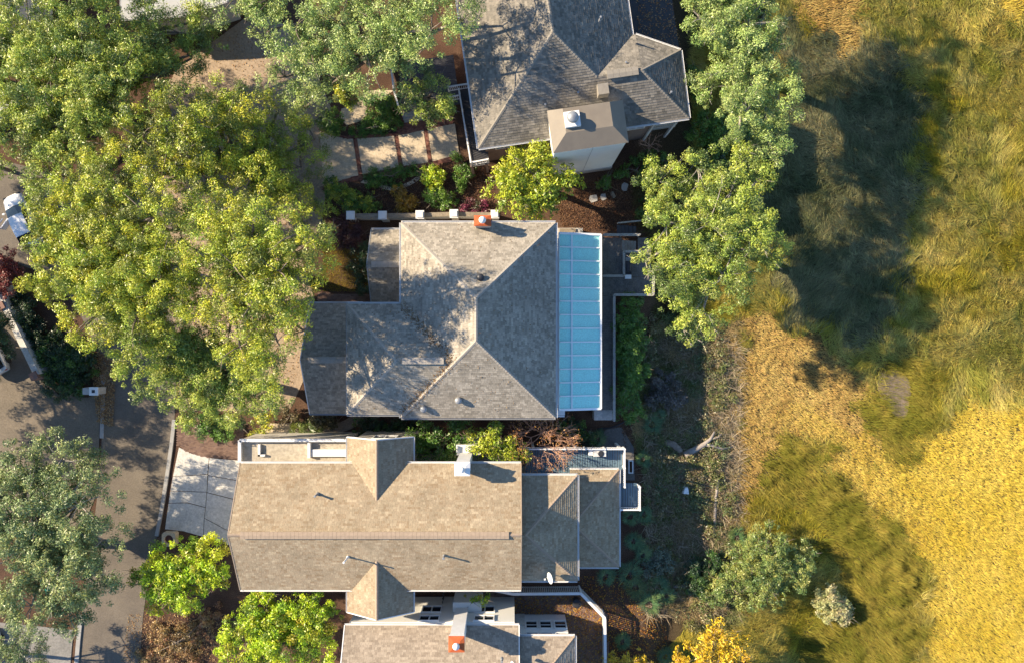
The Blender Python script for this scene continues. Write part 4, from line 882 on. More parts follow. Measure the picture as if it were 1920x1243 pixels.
# ------------------------------------------------------------------ cars
def car(label, c, heading, paint, L=4.6, W=1.86, open_door=False):
    """c ground centre, heading of the bonnet; lofted body, glass house, wheels, lamps"""
    t = thing('parked_car', label, 'car', c); ch, sh = math.cos(heading), math.sin(heading)
    def T(x, y, z): return Vector((c[0] + x * ch - y * sh, c[1] + x * sh + y * ch, z))
    st = [(-.5, .70, .45, .88), (-.485, .86, .3, .98), (-.40, .95, .24, 1.02), (-.2, 1.0, .22, 1.0), (.1, 1.0, .22, .98), (.25, .98, .22, .94), (.40, .93, .24, .84), (.475, .82, .3, .72), (.5, .62, .42, .6)]
    b = MB(); ns = 10
    for x, w, z0, z1 in st:
        hw = W / 2 * w
        for (yy, zz) in ((-.86, z0), (-1, z0 + .18), (-1, z1 - .22), (-.9, z1 - .05), (-.55, z1), (.55, z1), (.9, z1 - .05), (1, z1 - .22), (1, z0 + .18), (.86, z0)): b.v.append(tuple(T(x * L, yy * hw, zz)))
    for i in range(len(st) - 1):
        for k in range(ns): b.f.append((i * ns + k, i * ns + (k + 1) % ns, (i + 1) * ns + (k + 1) % ns, (i + 1) * ns + k))
    b.f += [tuple(range(ns - 1, -1, -1)), tuple((len(st) - 1) * ns + k for k in range(ns))]; b.t = [0] * len(b.f)
    body = b.build('body', paint, t, smooth=True)
    hw = W / 2; rf = [(-.30, .66), (-.12, .70), (.05, .68)]; zr = 1.46      # roof panel stations
    def row(x, w, z): return [T(x * L, -hw * w, z - .06), T(x * L, -hw * w * .6, z), T(x * L, hw * w * .6, z), T(x * L, hw * w, z - .06)]
    b = MB(); R = [row(-.32, .68, zr - .05), row(-.2, .71, zr), row(-.05, .71, zr + .01), row(.06, .68, zr - .03)]
    b.v = [tuple(p) for r in R for p in r]; b.f = [(i * 4 + k, i * 4 + k + 1, i * 4 + k + 5, i * 4 + k + 4) for i in range(3) for k in range(3)]; b.t = [0] * 9; b.build('roof', paint, t, smooth=True)
    Wb = [T(.24 * L, -hw * .86, .98), T(.27 * L, 0, .97), T(.24 * L, hw * .86, .98)]
    q = R[3]; MB().add([Wb[0], Wb[1], Wb[2], q[3], q[2], q[1], q[0]], [(0, 1, 2, 3, 4, 5, 6)]).build('windscreen', M['pane_dark'], t)
    Wr = [T(-.43 * L, -hw * .84, 1.0), T(-.45 * L, 0, 1.0), T(-.43 * L, hw * .84, 1.0)]; q = R[0]
    MB().add([Wr[2], Wr[1], Wr[0], q[0], q[1], q[2], q[3]], [(0, 1, 2, 3, 4, 5, 6)]).build('rear_window', M['pane_dark'], t)
    for s_, i0 in ((-1, 0), (1, 3)):
        MB().add([T(-.43 * L, s_ * hw * .85, 1.0), T(.24 * L, s_ * hw * .87, .98), R[3][i0], R[2][i0], R[1][i0], R[0][i0]], [(0, 1, 2, 3, 4, 5)]).build('side_window', M['pane_dark'], t)
        MB().obox(T(.19 * L, s_ * hw * 1.06, .98), .12, .2, .13, heading).build('mirror', paint, t)
        for x in (-.31, .31):
            o = MB(); cx = T(x * L, s_ * hw * .92, .33); pr = [(0, -.11), (.29, -.11), (.33, -.07), (.33, .07), (.29, .11), (0, .11)]; n = 16; ax = Vector((-sh, ch, 0)); fx = Vector((ch, sh, 0))
            for r_, a_ in pr:
                for k in range(n): tt = 2 * math.pi * k / n; o.v.append(tuple(cx + ax * a_ + fx * (r_ * math.cos(tt)) + Vector((0, 0, 1)) * (r_ * math.sin(tt))))
            o.f = [(i * n + k, i * n + (k + 1) % n, (i + 1) * n + (k + 1) % n, (i + 1) * n + k) for i in range(len(pr) - 1) for k in range(n)]; o.t = [0] * len(o.f); o.build('wheel', M['tyre'], t)
        MB().obox(T(.475 * L, s_ * hw * .62, .6), .1, .34, .12, heading).build('headlight', M['pane_dark'], t); MB().obox(T(-.487 * L, s_ * hw * .66, .76), .08, .3, .14, heading).build('tail_light', M['lamp_red'], t)
    if open_door:
        d0 = T(.1 * L, hw * .98, 0); a = heading + math.radians(120); dv = Vector((math.cos(a), math.sin(a), 0)); b = MB()
        for zz, h_, w_ in ((.35, .55, .09), ): b.beam(d0 + Vector((0, 0, .65)), d0 + dv * 1.05 + Vector((0, 0, .65)), w_, .6)
        b.beam(d0 + dv * 1.03 + Vector((0, 0, .9)), d0 + dv * .9 + Vector((0, 0, 1.42)), .06, .08); b.beam(d0 + dv * .9 + Vector((0, 0, 1.42)), d0 + dv * .1 + Vector((0, 0, 1.40)), .06, .07); b.build('open_door', paint, t)
    return t
car('white car with an open door half hidden under oak leaves', P(52, 415), math.radians(114), M['car_white'], open_door=True)
car('silver car parked behind the white wall at the left edge', P(-12, 655), math.radians(118), M['car_silver'])
car('white car under leaves at the lower left corner', P(-18, 1222), math.radians(80), M['car_white'])
gb = thing('green_bin', 'green wheeled bin glimpsed through the grey-green tree', 'bin', P(107, 1097)); q = P(107, 1097)
MB().obox((q.x, q.y, .05), .5, .5, .95, .3).build('body', mat('green_plastic', (.01, .16, .11), None, 1, .5), gb); MB().obox((q.x, q.y, 1.0), .58, .6, .07, .3).build('lid', mat('green_lid', (.015, .22, .16), None, 1, .45), gb)
# ------------------------------------------------------------------ trees and shrubs
def unit(v): return v / np.maximum(np.linalg.norm(v, axis=1, keepdims=True), 1e-9)
def leaf_faces(c, nrm, size, col, aspect=.4, rng=RNG):
    """one pointed three-cornered leaf face per centre"""
    n = len(c); t = unit(np.cross(nrm, rng.normal(size=(n, 3)))); b = np.cross(nrm, t); s = size[:, None]
    V = np.stack([c - t * s + b * s * aspect, c + t * s, c - t * s - b * s * aspect], axis=1).reshape(-1, 3)
    return V, np.repeat(col, 3, axis=0)
def clump_leaves(cc, cr, ncl, size, pal, rng, up=.55, flat=.7, jitter=.22):
    """leaves spread through clumps: cc centres (k,3), cr radii, ncl leaves per clump"""
    k = len(cc); idx = np.repeat(np.arange(k), ncl); n = len(idx)
    d = unit(rng.normal(size=(n, 3))); r = rng.random(n) ** .45
    p = cc[idx] + d * (r * cr[idx])[:, None] * np.array([1, 1, flat])
    nrm = unit(d * .55 + np.array([0, 0, up]) + rng.normal(size=(n, 3)) * .55)
    pal = np.array(pal); a = rng.integers(0, len(pal), k); base = pal[a]
    w = rng.random((k, 1)) * .5; base = base * (1 - w) + pal[rng.integers(0, len(pal), k)] * w
    col = base[idx] * (1 + rng.normal(size=(n, 1)) * jitter) * (1 + rng.normal(size=(n, 3)) * .05)
    return p, nrm, size * (.55 + .95 * rng.random(n) ** 1.4), np.clip(col, .004, .9)
def limb(b, a, c, r0, r1, rng, n=5, sag=.12, sides=6):
    a, c = Vector(a), Vector(c); L = (c - a).length; pts = []
    off = Vector(rng.normal(size=3).tolist()) * L * sag * .5
    for i in range(n + 1):
        t = i / n; pts.append(a.lerp(c, t) + off * math.sin(math.pi * t) + Vector((0, 0, L * sag * math.sin(math.pi * t))))
    b.tube(pts, [r0 + (r1 - r0) * i / n for i in range(n + 1)], sides); return pts
def tree(name, label, cat, lobes, base, pal, lai=1.6, leaf=.072, trunk=.35, group=None, seed=1, flat=.62, z0=0.0, bark='bark', twigs=40, clump=.5, fill=1.0, up=.55, parts=('trunk', 'crown'), lsag=.1):
    """lobes: (px, py, top height, radius in photo pixels); a crown of leaf clumps carried on limbs"""
    rng = np.random.default_rng(seed); L = []
    for px, py, zt, rp in lobes:
        r = 1.07 * rp * (H - zt) / FPX; zc = zt - r * flat; c = P(px, py, zc); L.append((np.array(c), r))
    bp = P(base[0], base[1], z0); t = thing(name, label, cat, bp, group)
    if len(L) >= 7:
        mm = np.mean([c for c, _ in L], axis=0); rm = np.mean([r for _, r in L]); L += [(mm - np.array([0, 0, .4]), rm * 1.15)]
        far = [(c, r) for c, r in L[:-1] if np.linalg.norm(c[:2] - mm[:2]) > rm * 1.6]
        L += [(c * .55 + mm * .45 - np.array([0, 0, .5]), r * .85) for c, r in far]
    CC, CR, b = [], [], MB(); mean = np.mean([c for c, _ in L], axis=0); zlow = min(c[2] - r * flat for c, r in L)
    fork = Vector((bp.x * .6 + mean[0] * .4, bp.y * .6 + mean[1] * .4, max(z0 + .6, z0 + (zlow - z0) * .75)))
    b.tube([bp + Vector((0, 0, -.2)), bp + Vector((0, 0, .25)), bp.lerp(fork, .5), fork], [trunk * 1.5, trunk * 1.1, trunk, trunk * .85], 10)
    for c, r in L:
        tip = Vector(c.tolist()); limb(b, fork, tip, trunk * .5, trunk * .16, rng, 6, lsag, 7)
        k = max(3, int(math.pi * r * r * 2.5 / (clump / .52) ** 2 * fill)); d = unit(rng.normal(size=(k, 3))); d[:, 2] = np.where(d[:, 2] < -.25, -d[:, 2], d[:, 2])
        rad = r * (.42 + .66 * rng.random(k) ** .6) * (.9 + .22 * rng.random(k))
        cc = c + d * rad[:, None] * np.array([1, 1, flat]); CC.append(cc); CR.append(clump * (.45 + 1.0 * rng.random(k) ** 1.3))
        for q in cc[rng.permutation(k)[:min(k, max(3, int(twigs * r * r / sum(x[1] ** 2 for x in L))))]]:
            pts = limb(b, tip, Vector(q.tolist()), trunk * .11, .022, rng, 3, .08, 4)
            e = pts[-1]; out = (e - tip); out = out.normalized() if out.length > 0 else Vector((0, 0, 1))
            for _ in range(2): v = Vector(rng.normal(size=3).tolist()) * .6 + out + Vector((0, 0, .4)); b.tube([e, e + v.normalized() * (.4 + .5 * rng.random())], [.022, .01], 3)
    b.build(parts[0], M[bark], t, smooth=True)
    CC = np.concatenate(CC); CR = np.concatenate(CR); area = .98 * leaf * leaf * 1.06
    nl = np.maximum(4, (lai * math.pi * CR ** 2 / area * .8)).astype(int)
    p, n_, s, col = clump_leaves(CC, CR, nl, leaf, pal, rng, up)
    V, C_ = leaf_faces(p, n_, s, col, rng=rng); bulk(parts[1], V, 3, M['leaf'], C_, t)
    return t
OAK = [(0.321, 0.403, 0.054), (0.421, 0.496, 0.072), (0.238, 0.324, 0.054), (0.491, 0.527, 0.086), (0.108, 0.161, 0.038), (0.141, 0.194, 0.045)]
OAKY = [(0.479, 0.507, 0.041), (0.39, 0.459, 0.044), (0.297, 0.384, 0.041), (0.557, 0.536, 0.036), (0.123, 0.156, 0.029), (0.174, 0.197, 0.034)]
OAKG = [(0.299, 0.398, 0.096), (0.37, 0.467, 0.128), (0.217, 0.316, 0.074), (0.432, 0.508, 0.149), (0.115, 0.159, 0.051)]
GREY = [(0.18, 0.24, 0.091), (0.252, 0.316, 0.118), (0.131, 0.19, 0.072), (0.36, 0.406, 0.137)]
LIME = [(0.448, 0.598, 0.019), (0.362, 0.548, 0.019), (0.569, 0.65, 0.026), (0.263, 0.433, 0.022), (.36, .32, .02), (.16, .24, .02)]
CAMP = [(0.374, 0.431, 0.026), (0.299, 0.367, 0.029), (0.449, 0.473, 0.035), (0.187, 0.274, 0.029)]
DARK = [(0.023, 0.052, 0.018), (0.036, 0.072, 0.023), (0.046, 0.091, 0.029), (0.026, 0.058, 0.026)]
GREEN = [(0.083, 0.18, 0.024), (0.116, 0.226, 0.031), (0.058, 0.144, 0.024), (0.149, 0.252, 0.034)]
tree('oak_tree', 'broad bright live oak filling the top left corner', 'tree', [(55, 50, 8.8, 80), (165, 45, 9.3, 85), (265, 80, 7.8, 62), (95, 150, 9.8, 90), (205, 165, 9.8, 82), (45, 250, 8.3, 78), (140, 262, 8.8, 85), (335, 62, 5.8, 42), (360, 110, 5.3, 40), (300, 140, 6.8, 48), (285, 25, 6.3, 36), (372, 40, 5.3, 34), (400, 85, 4.8, 28), (-60, 110, 8.8, 90), (240, 235, 8.3, 50), (100, 330, 7.8, 50), (-345, 285, 9, 75), (-330, 365, 9, 70), (-365, 235, 9, 60)], (150, 190), OAK, seed=21, trunk=.5, leaf=.08)  # farthest left crown lobes are out of view, added to shade the white car
tree('oak_tree', 'yellowish live oak between top left corner and panelled driveway', 'tree', [(268, 262, 9.6, 58), (350, 232, 9.6, 58), (425, 238, 8.0, 60), (500, 262, 6.2, 66), (565, 315, 4.6, 52.2), (470, 335, 8.0, 62), (300, 345, 9.6, 58), (590, 262, 4.6, 30.6), (545, 375, 6.2, 45.0), (215, 330, 9.6, 55), (585, 395, 4.6, 30.6), (330, 195, 9.6, 44), (395, 195, 8.0, 46), (455, 205, 8.0, 44), (520, 210, 6.2, 36), (350, 290, 9.6, 50), (410, 300, 8.0, 54), (520, 340, 6.2, 50)], (420, 330), OAKY, seed=22, trunk=.5, lai=1.3, fill=.85)
tree('oak_tree', 'huge live oak with ragged left edge beside the white car', 'tree', [(118, 420, 12, 66), (200, 400, 12.5, 74), (285, 410, 13, 70), (125, 515, 11.5, 66), (215, 500, 13, 84), (300, 500, 13.5, 66), (185, 590, 12, 60), (260, 590, 12.5, 66), (235, 655, 11, 48), (90, 460, 11, 40), (150, 350, 11.5, 50), (85, 395, 10.5, 36), (340, 430, 12, 48), (345, 500, 12.5, 48), (330, 570, 12, 46), (150, 455, 11.5, 50), (300, 615, 11.5, 46), (365, 570, 12.5, 42)], (230, 480), OAKY, seed=23, trunk=.55, lai=1.7)
tree('oak_tree', 'thin-crowned live oak shading the west end of the greige roof', 'tree', [(400, 405, 15.3, 50), (475, 425, 15.8, 62), (555, 440, 15.8, 58), (525, 510, 15.3, 66), (590, 495, 13.8, 34), (440, 500, 14.8, 42), (470, 575, 14.3, 48), (545, 575, 13.8, 40), (600, 440, 13.8, 30), (370, 470, 14.3, 36), (400, 560, 12.5, 44), (430, 620, 12, 44), (520, 640, 13, 44), (565, 540, 13.5, 36), (570, 620, 12.5, 26), (400, 500, 12.5, 44), (440, 450, 13.5, 44), (450, 650, 13, 42), (490, 690, 12.5, 38), (430, 560, 13, 44), (430, 405, 10.5, 44), (475, 392, 9.5, 40), (388, 385, 11.5, 40)], (470, 490), OAKY, seed=24, trunk=.45, lai=1.4, fill=.85)
tree('oak_tree', 'live oak overhanging the brick apron and garage front', 'tree', [(300, 690, 8.7, 62), (365, 705, 8.7, 70), (430, 690, 8.7, 60), (490, 650, 11.0, 44), (450, 752, 7.7, 56), (375, 768, 6.7, 44), (515, 722, 9.5, 40), (335, 630, 9.2, 52), (500, 770, 8.0, 30), (280, 620, 8.7, 40)], (400, 700), OAK, seed=25, trunk=.45)
tree('oak_tree', 'pale green live oak before the upper house porch', 'tree', [(555, 55, 10.5, 58), (640, 45, 11.5, 72), (730, 55, 12.0, 76), (810, 55, 13.1, 62), (868, 38, 12.6, 40), (535, 145, 7.5, 48), (612, 140, 7.5, 60), (695, 125, 11.0, 64), (775, 140, 7.5, 46), (570, 205, 3.6, 38), (640, -40, 11.0, 70), (780, -40, 13.1, 70), (870, -30, 13.1, 50), (500, 60, 9, 36), (585, 100, 10, 50)], (690, 90), OAKG, seed=26, trunk=.5, lai=1.25, fill=.8)
tree('oak_tree', 'small dark oak standing over the front porch steps', 'tree', [(812, 175, 7.5, 36), (780, 190, 7, 32), (835, 205, 6.5, 26), (800, 215, 6, 26)], (805, 190), OAK, seed=27, trunk=.2)
tree('oak_tree', 'olive-green oak cut off by the top edge', 'tree', [(450, -10, 9.5, 56), (505, 0, 10, 46), (420, -60, 10, 60)], (455, -20), OAKG, seed=28, trunk=.35)
tree('grey_green_tree', 'large grey-green tree overhanging the lane at lower left', 'tree', [(40, 872, 6.9, 56), (118, 858, 6.9, 56), (60, 955, 8.4, 76), (148, 945, 8.4, 70), (30, 1045, 8.4, 76), (118, 1055, 8.4, 80), (192, 1010, 7.4, 52), (180, 1092, 6.9, 50), (60, 1135, 7.4, 56), (128, 1145, 6.4, 42), (182, 868, 5.9, 30), (-60, 950, 8.4, 80)], (90, 1010), GREY, seed=29, trunk=.4, leaf=.085, lai=1.5, fill=1.0, bark='bark_pale', twigs=90)
tree('grey_green_tree', 'small tree with bare grey branches in the lower left corner', 'tree', [(35, 1200, 4.5, 32), (60, 1225, 4, 26), (10, 1235, 4, 30), (62, 1260, 4, 30)], (38, 1225), GREY, seed=30, trunk=.15, bark='bark_pale', twigs=50, lai=1.8)
tree('lime_green_tree', 'lime-green rounded tree at the corner of the concrete driveway', 'tree', [(330, 1055, 6, 46), (390, 1050, 6, 42), (288, 1090, 5.5, 38), (350, 1098, 5.8, 46), (302, 1122, 5, 28), (412, 1080, 5.2, 24), (270, 1068, 4.5, 22)], (345, 1075), LIME, seed=31, trunk=.2, leaf=.095, lai=2, clump=.45)
tree('lime_green_tree', 'lime-green spreading tree against the long tan roof', 'tree', [(500, 1140, 6.2, 46), (570, 1150, 6.2, 52), (470, 1180, 5.8, 46), (540, 1198, 6.2, 52), (610, 1158, 5.4, 34), (430, 1215, 5, 30), (590, 1210, 5.5, 36), (480, 1225, 5, 34), (490, 1108, 5, 24)], (530, 1175), LIME, seed=32, trunk=.25, leaf=.095, lai=2, clump=.45)
tree('round_evergreen', 'round glossy yellow-green tree between the greige roof and chimney chase', 'tree', [(1000, 328, 7.5, 58), (958, 350, 6.8, 42), (1040, 345, 6.6, 38), (985, 380, 6.8, 40), (1000, 292, 6.4, 32), (1062, 352, 5.4, 26), (940, 330, 5.5, 24), (1020, 385, 6, 30)], (1000, 345), CAMP, seed=33, trunk=.25, leaf=.12, lai=1.9)
tree('oak_tree', 'live oak at marsh edge beside the upper house, with bare grey twigs', 'tree', [(1340, 38, 9.5, 50), (1400, 48, 10.0, 56), (1448, 108, 8.7, 48), (1388, 128, 9.2, 56), (1335, 165, 7.7, 36), (1460, 190, 8.7, 46), (1400, 210, 9.2, 54), (1440, 268, 8.2, 42), (1385, 275, 7.2, 26), (1320, -30, 9.5, 60), (1420, -40, 10.0, 60), (1300, 20, 7.5, 30), (1360, -110, 10, 60), (1440, -140, 10, 60)], (1395, 130), OAKG, seed=34, trunk=.4, lai=1.6, fill=1.0, twigs=110, bark='bark_pale')
tree('oak_tree', 'live oak at marsh edge overhanging the timber deck', 'tree', [(1238, 340, 8.0, 46), (1308, 318, 8.5, 50), (1370, 362, 9.0, 52), (1250, 420, 9.0, 54), (1328, 420, 10.0, 62), (1398, 430, 9.5, 56), (1440, 470, 8.5, 38), (1275, 500, 9.5, 60), (1355, 515, 9.5, 56), (1262, 560, 8.0, 40), (1318, 585, 8.0, 44), (1282, 618, 6.5, 28), (1425, 335, 8.0, 34), (1395, 300, 7.5, 34), (1210, 490, 7.0, 24)], (1325, 440), OAK, seed=35, trunk=.45, lai=1.6, fill=1.0, twigs=110, bark='bark_pale')
tree('small_tree', 'dark leafy tree between the two long roofs', 'tree', [(800, 822, 4, 30), (835, 830, 4.2, 34), (850, 805, 4, 28), (785, 845, 3.5, 22), (830, 858, 3.5, 22)], (820, 830), GREEN, seed=36, trunk=.12, leaf=.1)
tree('small_tree', 'golden-green little tree beside the bare reddish tree', 'tree', [(912, 828, 5.2, 34), (938, 818, 5.2, 30), (928, 848, 5, 32), (895, 812, 4.5, 20), (965, 842, 4.5, 20)], (925, 832), CAMP, seed=37, trunk=.12, leaf=.1)
tree('cedar_tree', 'blue-green cedar standing alone in the marsh grass', 'tree', [(1428, 1048, 2.6, 52), (1372, 1088, 1.7, 40), (1478, 1068, 1.9, 42), (1432, 1098, 1.9, 46), (1440, 1008, 1.6, 32), (1338, 1112, 0.7, 24), (1506, 1040, 1.1, 24), (1395, 1048, 1.6, 32), (1330, 1085, 0.3, 16)], (1420, 1072), [(.17, .24, .06), (.24, .29, .07), (.11, .18, .05), (.32, .33, .08)], seed=38, trunk=.2, leaf=.07, z0=-1.2, clump=.36, lai=1.6)
tree('yellow_tree', 'golden-yellow autumn tree at the bottom edge', 'tree', [(1335, 1215, 4.5, 44), (1370, 1200, 4.2, 26), (1310, 1245, 4.5, 44), (1380, 1250, 4.5, 40)], (1345, 1240), [(.60, .40, .02), (.68, .47, .03), (.5, .30, .015)], seed=39, trunk=.15, leaf=.11, z0=-1.2, clump=.42)
tree('yellow_shrub', 'yellow autumn shrub at the bottom edge below the white fence', 'shrub', [(1180, 1248, 2.5, 30), (1155, 1256, 2.3, 26), (1210, 1252, 2.3, 24)], (1182, 1255), [(.60, .40, .02), (.68, .47, .03)], seed=40, trunk=.08, leaf=.1, clump=.35)
tree('yellow_shrub', 'smallest yellow shrub between the two yellow trees', 'shrub', [(1272, 1248, 2, 20), (1285, 1256, 2, 16)], (1275, 1250), [(.60, .40, .02), (.68, .47, .03)], seed=41, trunk=.06, leaf=.1, clump=.35)
# bare reddish tree: recursive branching
def bare_tree(name, label, base, top, spread, seed, bark, leafcol=None, n0=9, depth=4, cat='tree', r0=.13):
    rng = random.Random(seed); t = thing(name, label, cat, base); b = MB(); tips = []
    def grow(p, d, L, r, k):
        e = p + d * L; m_ = p.lerp(e, .5) + Vector((rng.uniform(-1, 1), rng.uniform(-1, 1), 0)) * L * .08
        b.tube([p, m_, e], [r, r * .82, r * .62], 6 if k > 2 else 4); tips.append(e)
        if k == 0: return
        for _ in range(3):
            v = (d + Vector((rng.uniform(-1, 1), rng.uniform(-1, 1), rng.uniform(-.35, .5))) * .8).normalized(); grow(e, v, L * rng.uniform(.6, .85), r * .58, k - 1)
    h = top * .3; b.tube([base, base + Vector((0, 0, h))], [r0 * 1.3, r0], 8)
    for i in range(n0):
        a = 2 * math.pi * i / n0 + rng.uniform(-.3, .3); v = Vector((math.cos(a) * spread, math.sin(a) * spread, 1)).normalized(); grow(base + Vector((0, 0, h)), v, top * .28, r0 * .55, depth - 1)
    b.build('trunk', M[bark], t)
    if leafcol:
        rg = np.random.default_rng(seed); c = np.array([tuple(x) for x in tips]); c = c[rg.integers(0, len(c), len(c))] + rg.normal(size=(len(c), 3)) * .12
        pal = np.array(leafcol); V, C_ = leaf_faces(c, unit(rg.normal(size=c.shape) + [0, 0, .6]), .05 + .04 * rg.random(len(c)), pal[rg.integers(0, len(pal), len(c))], rng=rg); bulk('crown', V, 3, M['leaf'], C_, t)
bare_tree('bare_tree', 'nearly bare reddish tree beside the blue deck', P(1014, 806), 5.0, .85, 5, 'bark_red', [(.50, .22, .06), (.55, .30, .07), (.42, .16, .05)], 11, 5, 'tree', .085)
bare_tree('bare_shrub', 'bare orange-brown shrub below the upper house porch', P(1215, 278), 2.2, .9, 6, 'bark_red', None, 7, 3, 'shrub', .06)
# shrubs and hedges (foliage and stem)
SH = ('stem', 'foliage')
def shrub(label, lobes, pal, seed, name='shrub', leaf=.08, clump=.32, lai=2.0, z0=0, cat='shrub', group=None):
    return tree(name, label, cat, lobes, (sum(l[0] for l in lobes) / len(lobes), sum(l[1] for l in lobes) / len(lobes)), pal, lai, leaf, .06, group, seed, .8, z0, 'bark', 10, clump, 1.3, .6, SH)
shrub('tall dark green hedge along the deck by the marsh', [(1180, 575, 2.6, 24), (1182, 610, 2.8, 28), (1178, 650, 2.8, 28), (1184, 690, 2.8, 28), (1176, 730, 2.6, 26), (1180, 765, 2.4, 26), (1190, 632, 2.6, 24)], GREEN, 51, 'hedge', cat='hedge')
shrub('round clipped bush left of the pale stone court', [(622, 228, 1.8, 24), (634, 240, 1.5, 16)], GREEN, 52)
shrub('large clipped bush right of the pale stone court', [(705, 205, 1.5000000000000002, 26), (725, 220, 1.3, 26), (735, 195, 1.2, 20)], GREEN, 53)
shrub('small yellow-green bush above the stone court', [(655, 182, 3.5, 24), (648, 170, 3.5, 18)], OAKY, 54)
shrub('low groundcover strip edging the panelled driveway', [(690, 242, .5, 16), (715, 242, .5, 16), (740, 238, .5, 14), (668, 246, .5, 12)], GREEN, 55)
shrub('dark groundcover below the panelled driveway', [(700, 336, .5, 18), (725, 340, .6, 18), (750, 333, .6, 18), (775, 324, .5, 14)], GREEN, 56)
shrub('bright green bush near the upper house balcony', [(815, 338, 1.5, 20), (808, 328, 1.3, 16)], LIME, 57)
shrub('dark bush below the bright green bush', [(828, 372, 1.2, 22), (812, 368, 1.1, 18), (842, 382, 1.0, 16)], GREEN, 58)
shrub('golden orange shrub by the curved garden path', [(757, 378, 1.3, 18), (750, 365, 1.1, 14), (768, 385, 1.0, 14)], [(.34, .19, .02), (.42, .25, .025), (.25, .15, .02)], 59)
shrub('mixed yellow-green shrubs west of the garden path', [(640, 372, 1.6, 26), (665, 382, 1.5, 24), (690, 378, 1.3, 20), (625, 352, 1.5, 18)], GREEN + OAKY, 60)
shrub('purple-leaved shrub behind the first wall pillar', [(652, 425, 1.6, 24), (668, 450, 1.5, 22), (640, 445, 1.4, 18)], [(.055, .018, .022), (.09, .03, .03), (.12, .05, .035)], 61)
shrub('magenta-flowered low shrub by the garden wall', [(868, 392, .8, 14), (890, 390, .8, 16), (908, 395, .7, 12)], [(.14, .02, .05), (.05, .05, .02), (.22, .04, .08)], 62)
shrub('dark shrub against the small corner gable', [(680, 478, 1.4, 18), (684, 510, 1.4, 18), (682, 535, 1.3, 16), (676, 498, 1.2, 16)], DARK, 63)
shrub('green shrub between balcony and mulch', [(868, 330, .8, 16), (880, 318, .8, 14), (856, 300, .8, 10), (862, 345, .7, 14)], GREEN, 64)
shrub('red-leaved maple shrub at the left edge', [(5, 500, 3, 30), (12, 530, 3, 26), (-20, 520, 3, 34), (20, 505, 2.6, 18)], [(.20, .04, .03), (.26, .06, .045), (.15, .03, .025)], 65)
shrub('dark green shrub mass beside the white wall', [(105, 655, 1.6, 34), (140, 668, 1.6, 32), (150, 695, 1.5, 28), (95, 690, 1.4, 26), (115, 725, 1.2, 26), (145, 728, 1.1, 20), (162, 660, 1.3, 18)], DARK + GREEN[:1], 66)
shrub('shrub in front of the white wall near the lane bend', [(50, 590, 1.5, 24), (62, 620, 1.5, 24), (70, 650, 1.4, 22), (45, 565, 1.4, 20)], DARK, 67)
tree('dark_evergreen', 'dark evergreen over the parking court at the left edge', 'tree', [(8, 612, 4.5, 30), (12, 640, 4, 24), (-40, 610, 6.5, 50), (-60, 690, 7, 60), (-90, 770, 7, 60), (-100, 560, 8, 60), (-170, 690, 7, 80), (-230, 770, 7.5, 80), (-190, 620, 8, 70)], (-60, 650), DARK + GREEN[:1], seed=68, trunk=.25)  # shrub grown into a tree, unseen crown added leftwards to shade the drive
shrub('round brownish clipped ball by the garage corner', [(545, 778, 1.1, 15)], [(.11, .10, .04), (.16, .13, .06), (.09, .09, .035)], 69)
shrub('brownish clipped hedge under the garage eave', [(595, 786, 1.1, 16), (615, 788, 1.1, 16), (632, 786, 1.0, 13)], [(.09, .085, .035), (.13, .11, .05), (.06, .065, .03)], 70)
shrub('wispy yellow-green shrub on the brick apron corner', [(490, 798, 1.4, 14), (482, 812, 1.1, 12), (500, 785, 1.3, 12)], OAKY, 71)
shrub('dark hedge along the south eave of the greige roof', [(675, 800, 1.1, 18), (705, 802, 1.1, 20), (735, 802, 1.1, 20), (760, 805, 1.1, 20)], DARK + GREEN[:1], 72, 'hedge', cat='hedge')
shrub('green shrubs at the edge of the brick apron', [(395, 800, 1.2, 24), (425, 805, 1.2, 22), (365, 795, 1.2, 18)], GREEN, 73)
shrub('dark green bushes between deck and upper house', [(1300, 150, 1.5, 20), (1305, 175, 1.6, 22), (1330, 235, 1.8, 26), (1310, 255, 1.5, 22), (1350, 250, 1.6, 24)], GREEN, 74)
shrub('small bush at the foot of the chimney chase', [(1132, 343, .8, 14)], GREEN, 75)
shrub('green bush beside the stepping stones', [(1166, 322, .9, 16), (1200, 310, .9, 16), (1205, 335, .9, 12)], GREEN, 76)
shrub('grey-green sage bush in the scrub below the landing', [(1232, 1045, .9, 22), (1222, 1060, .9, 16), (1246, 1058, .8, 16)], [(.12, .15, .10), (.16, .19, .13), (.09, .12, .08)], 77, z0=-1)
shrub('straw-coloured bush east of the cedar', [(1552, 1120, .6, 22), (1570, 1138, .5, 24), (1540, 1140, .5, 20), (1580, 1150, .4, 16)], [(.38, .36, .15), (.30, .32, .12), (.45, .40, .2)], 78, z0=-1.2)
shrub('grey dead brush in the shade above the driftwood', [(1245, 715, .6, 26), (1262, 740, .5, 24), (1235, 745, .5, 22)], [(.13, .115, .10), (.17, .15, .13), (.09, .085, .07)], 79, z0=-1)
shrub('dark bushes under the cedar', [(1305, 1065, .5, 24), (1300, 1095, .5, 24), (1330, 1050, .4, 20)], DARK + GREEN[:1], 80, z0=-1)
shrub('leafy bright plant growing by the lower chimney base', [(882, 1128, 3.2, 11), (905, 1122, 3.2, 12), (872, 1138, 3, 8)], LIME, 81, leaf=.11)
shrub('green bushes between blue deck and landing', [(1085, 815, 1.2, 18), (1105, 822, 1.2, 16), (1078, 798, 1.1, 14), (1060, 800, 1.2, 14)], DARK + GREEN[:2], 82)
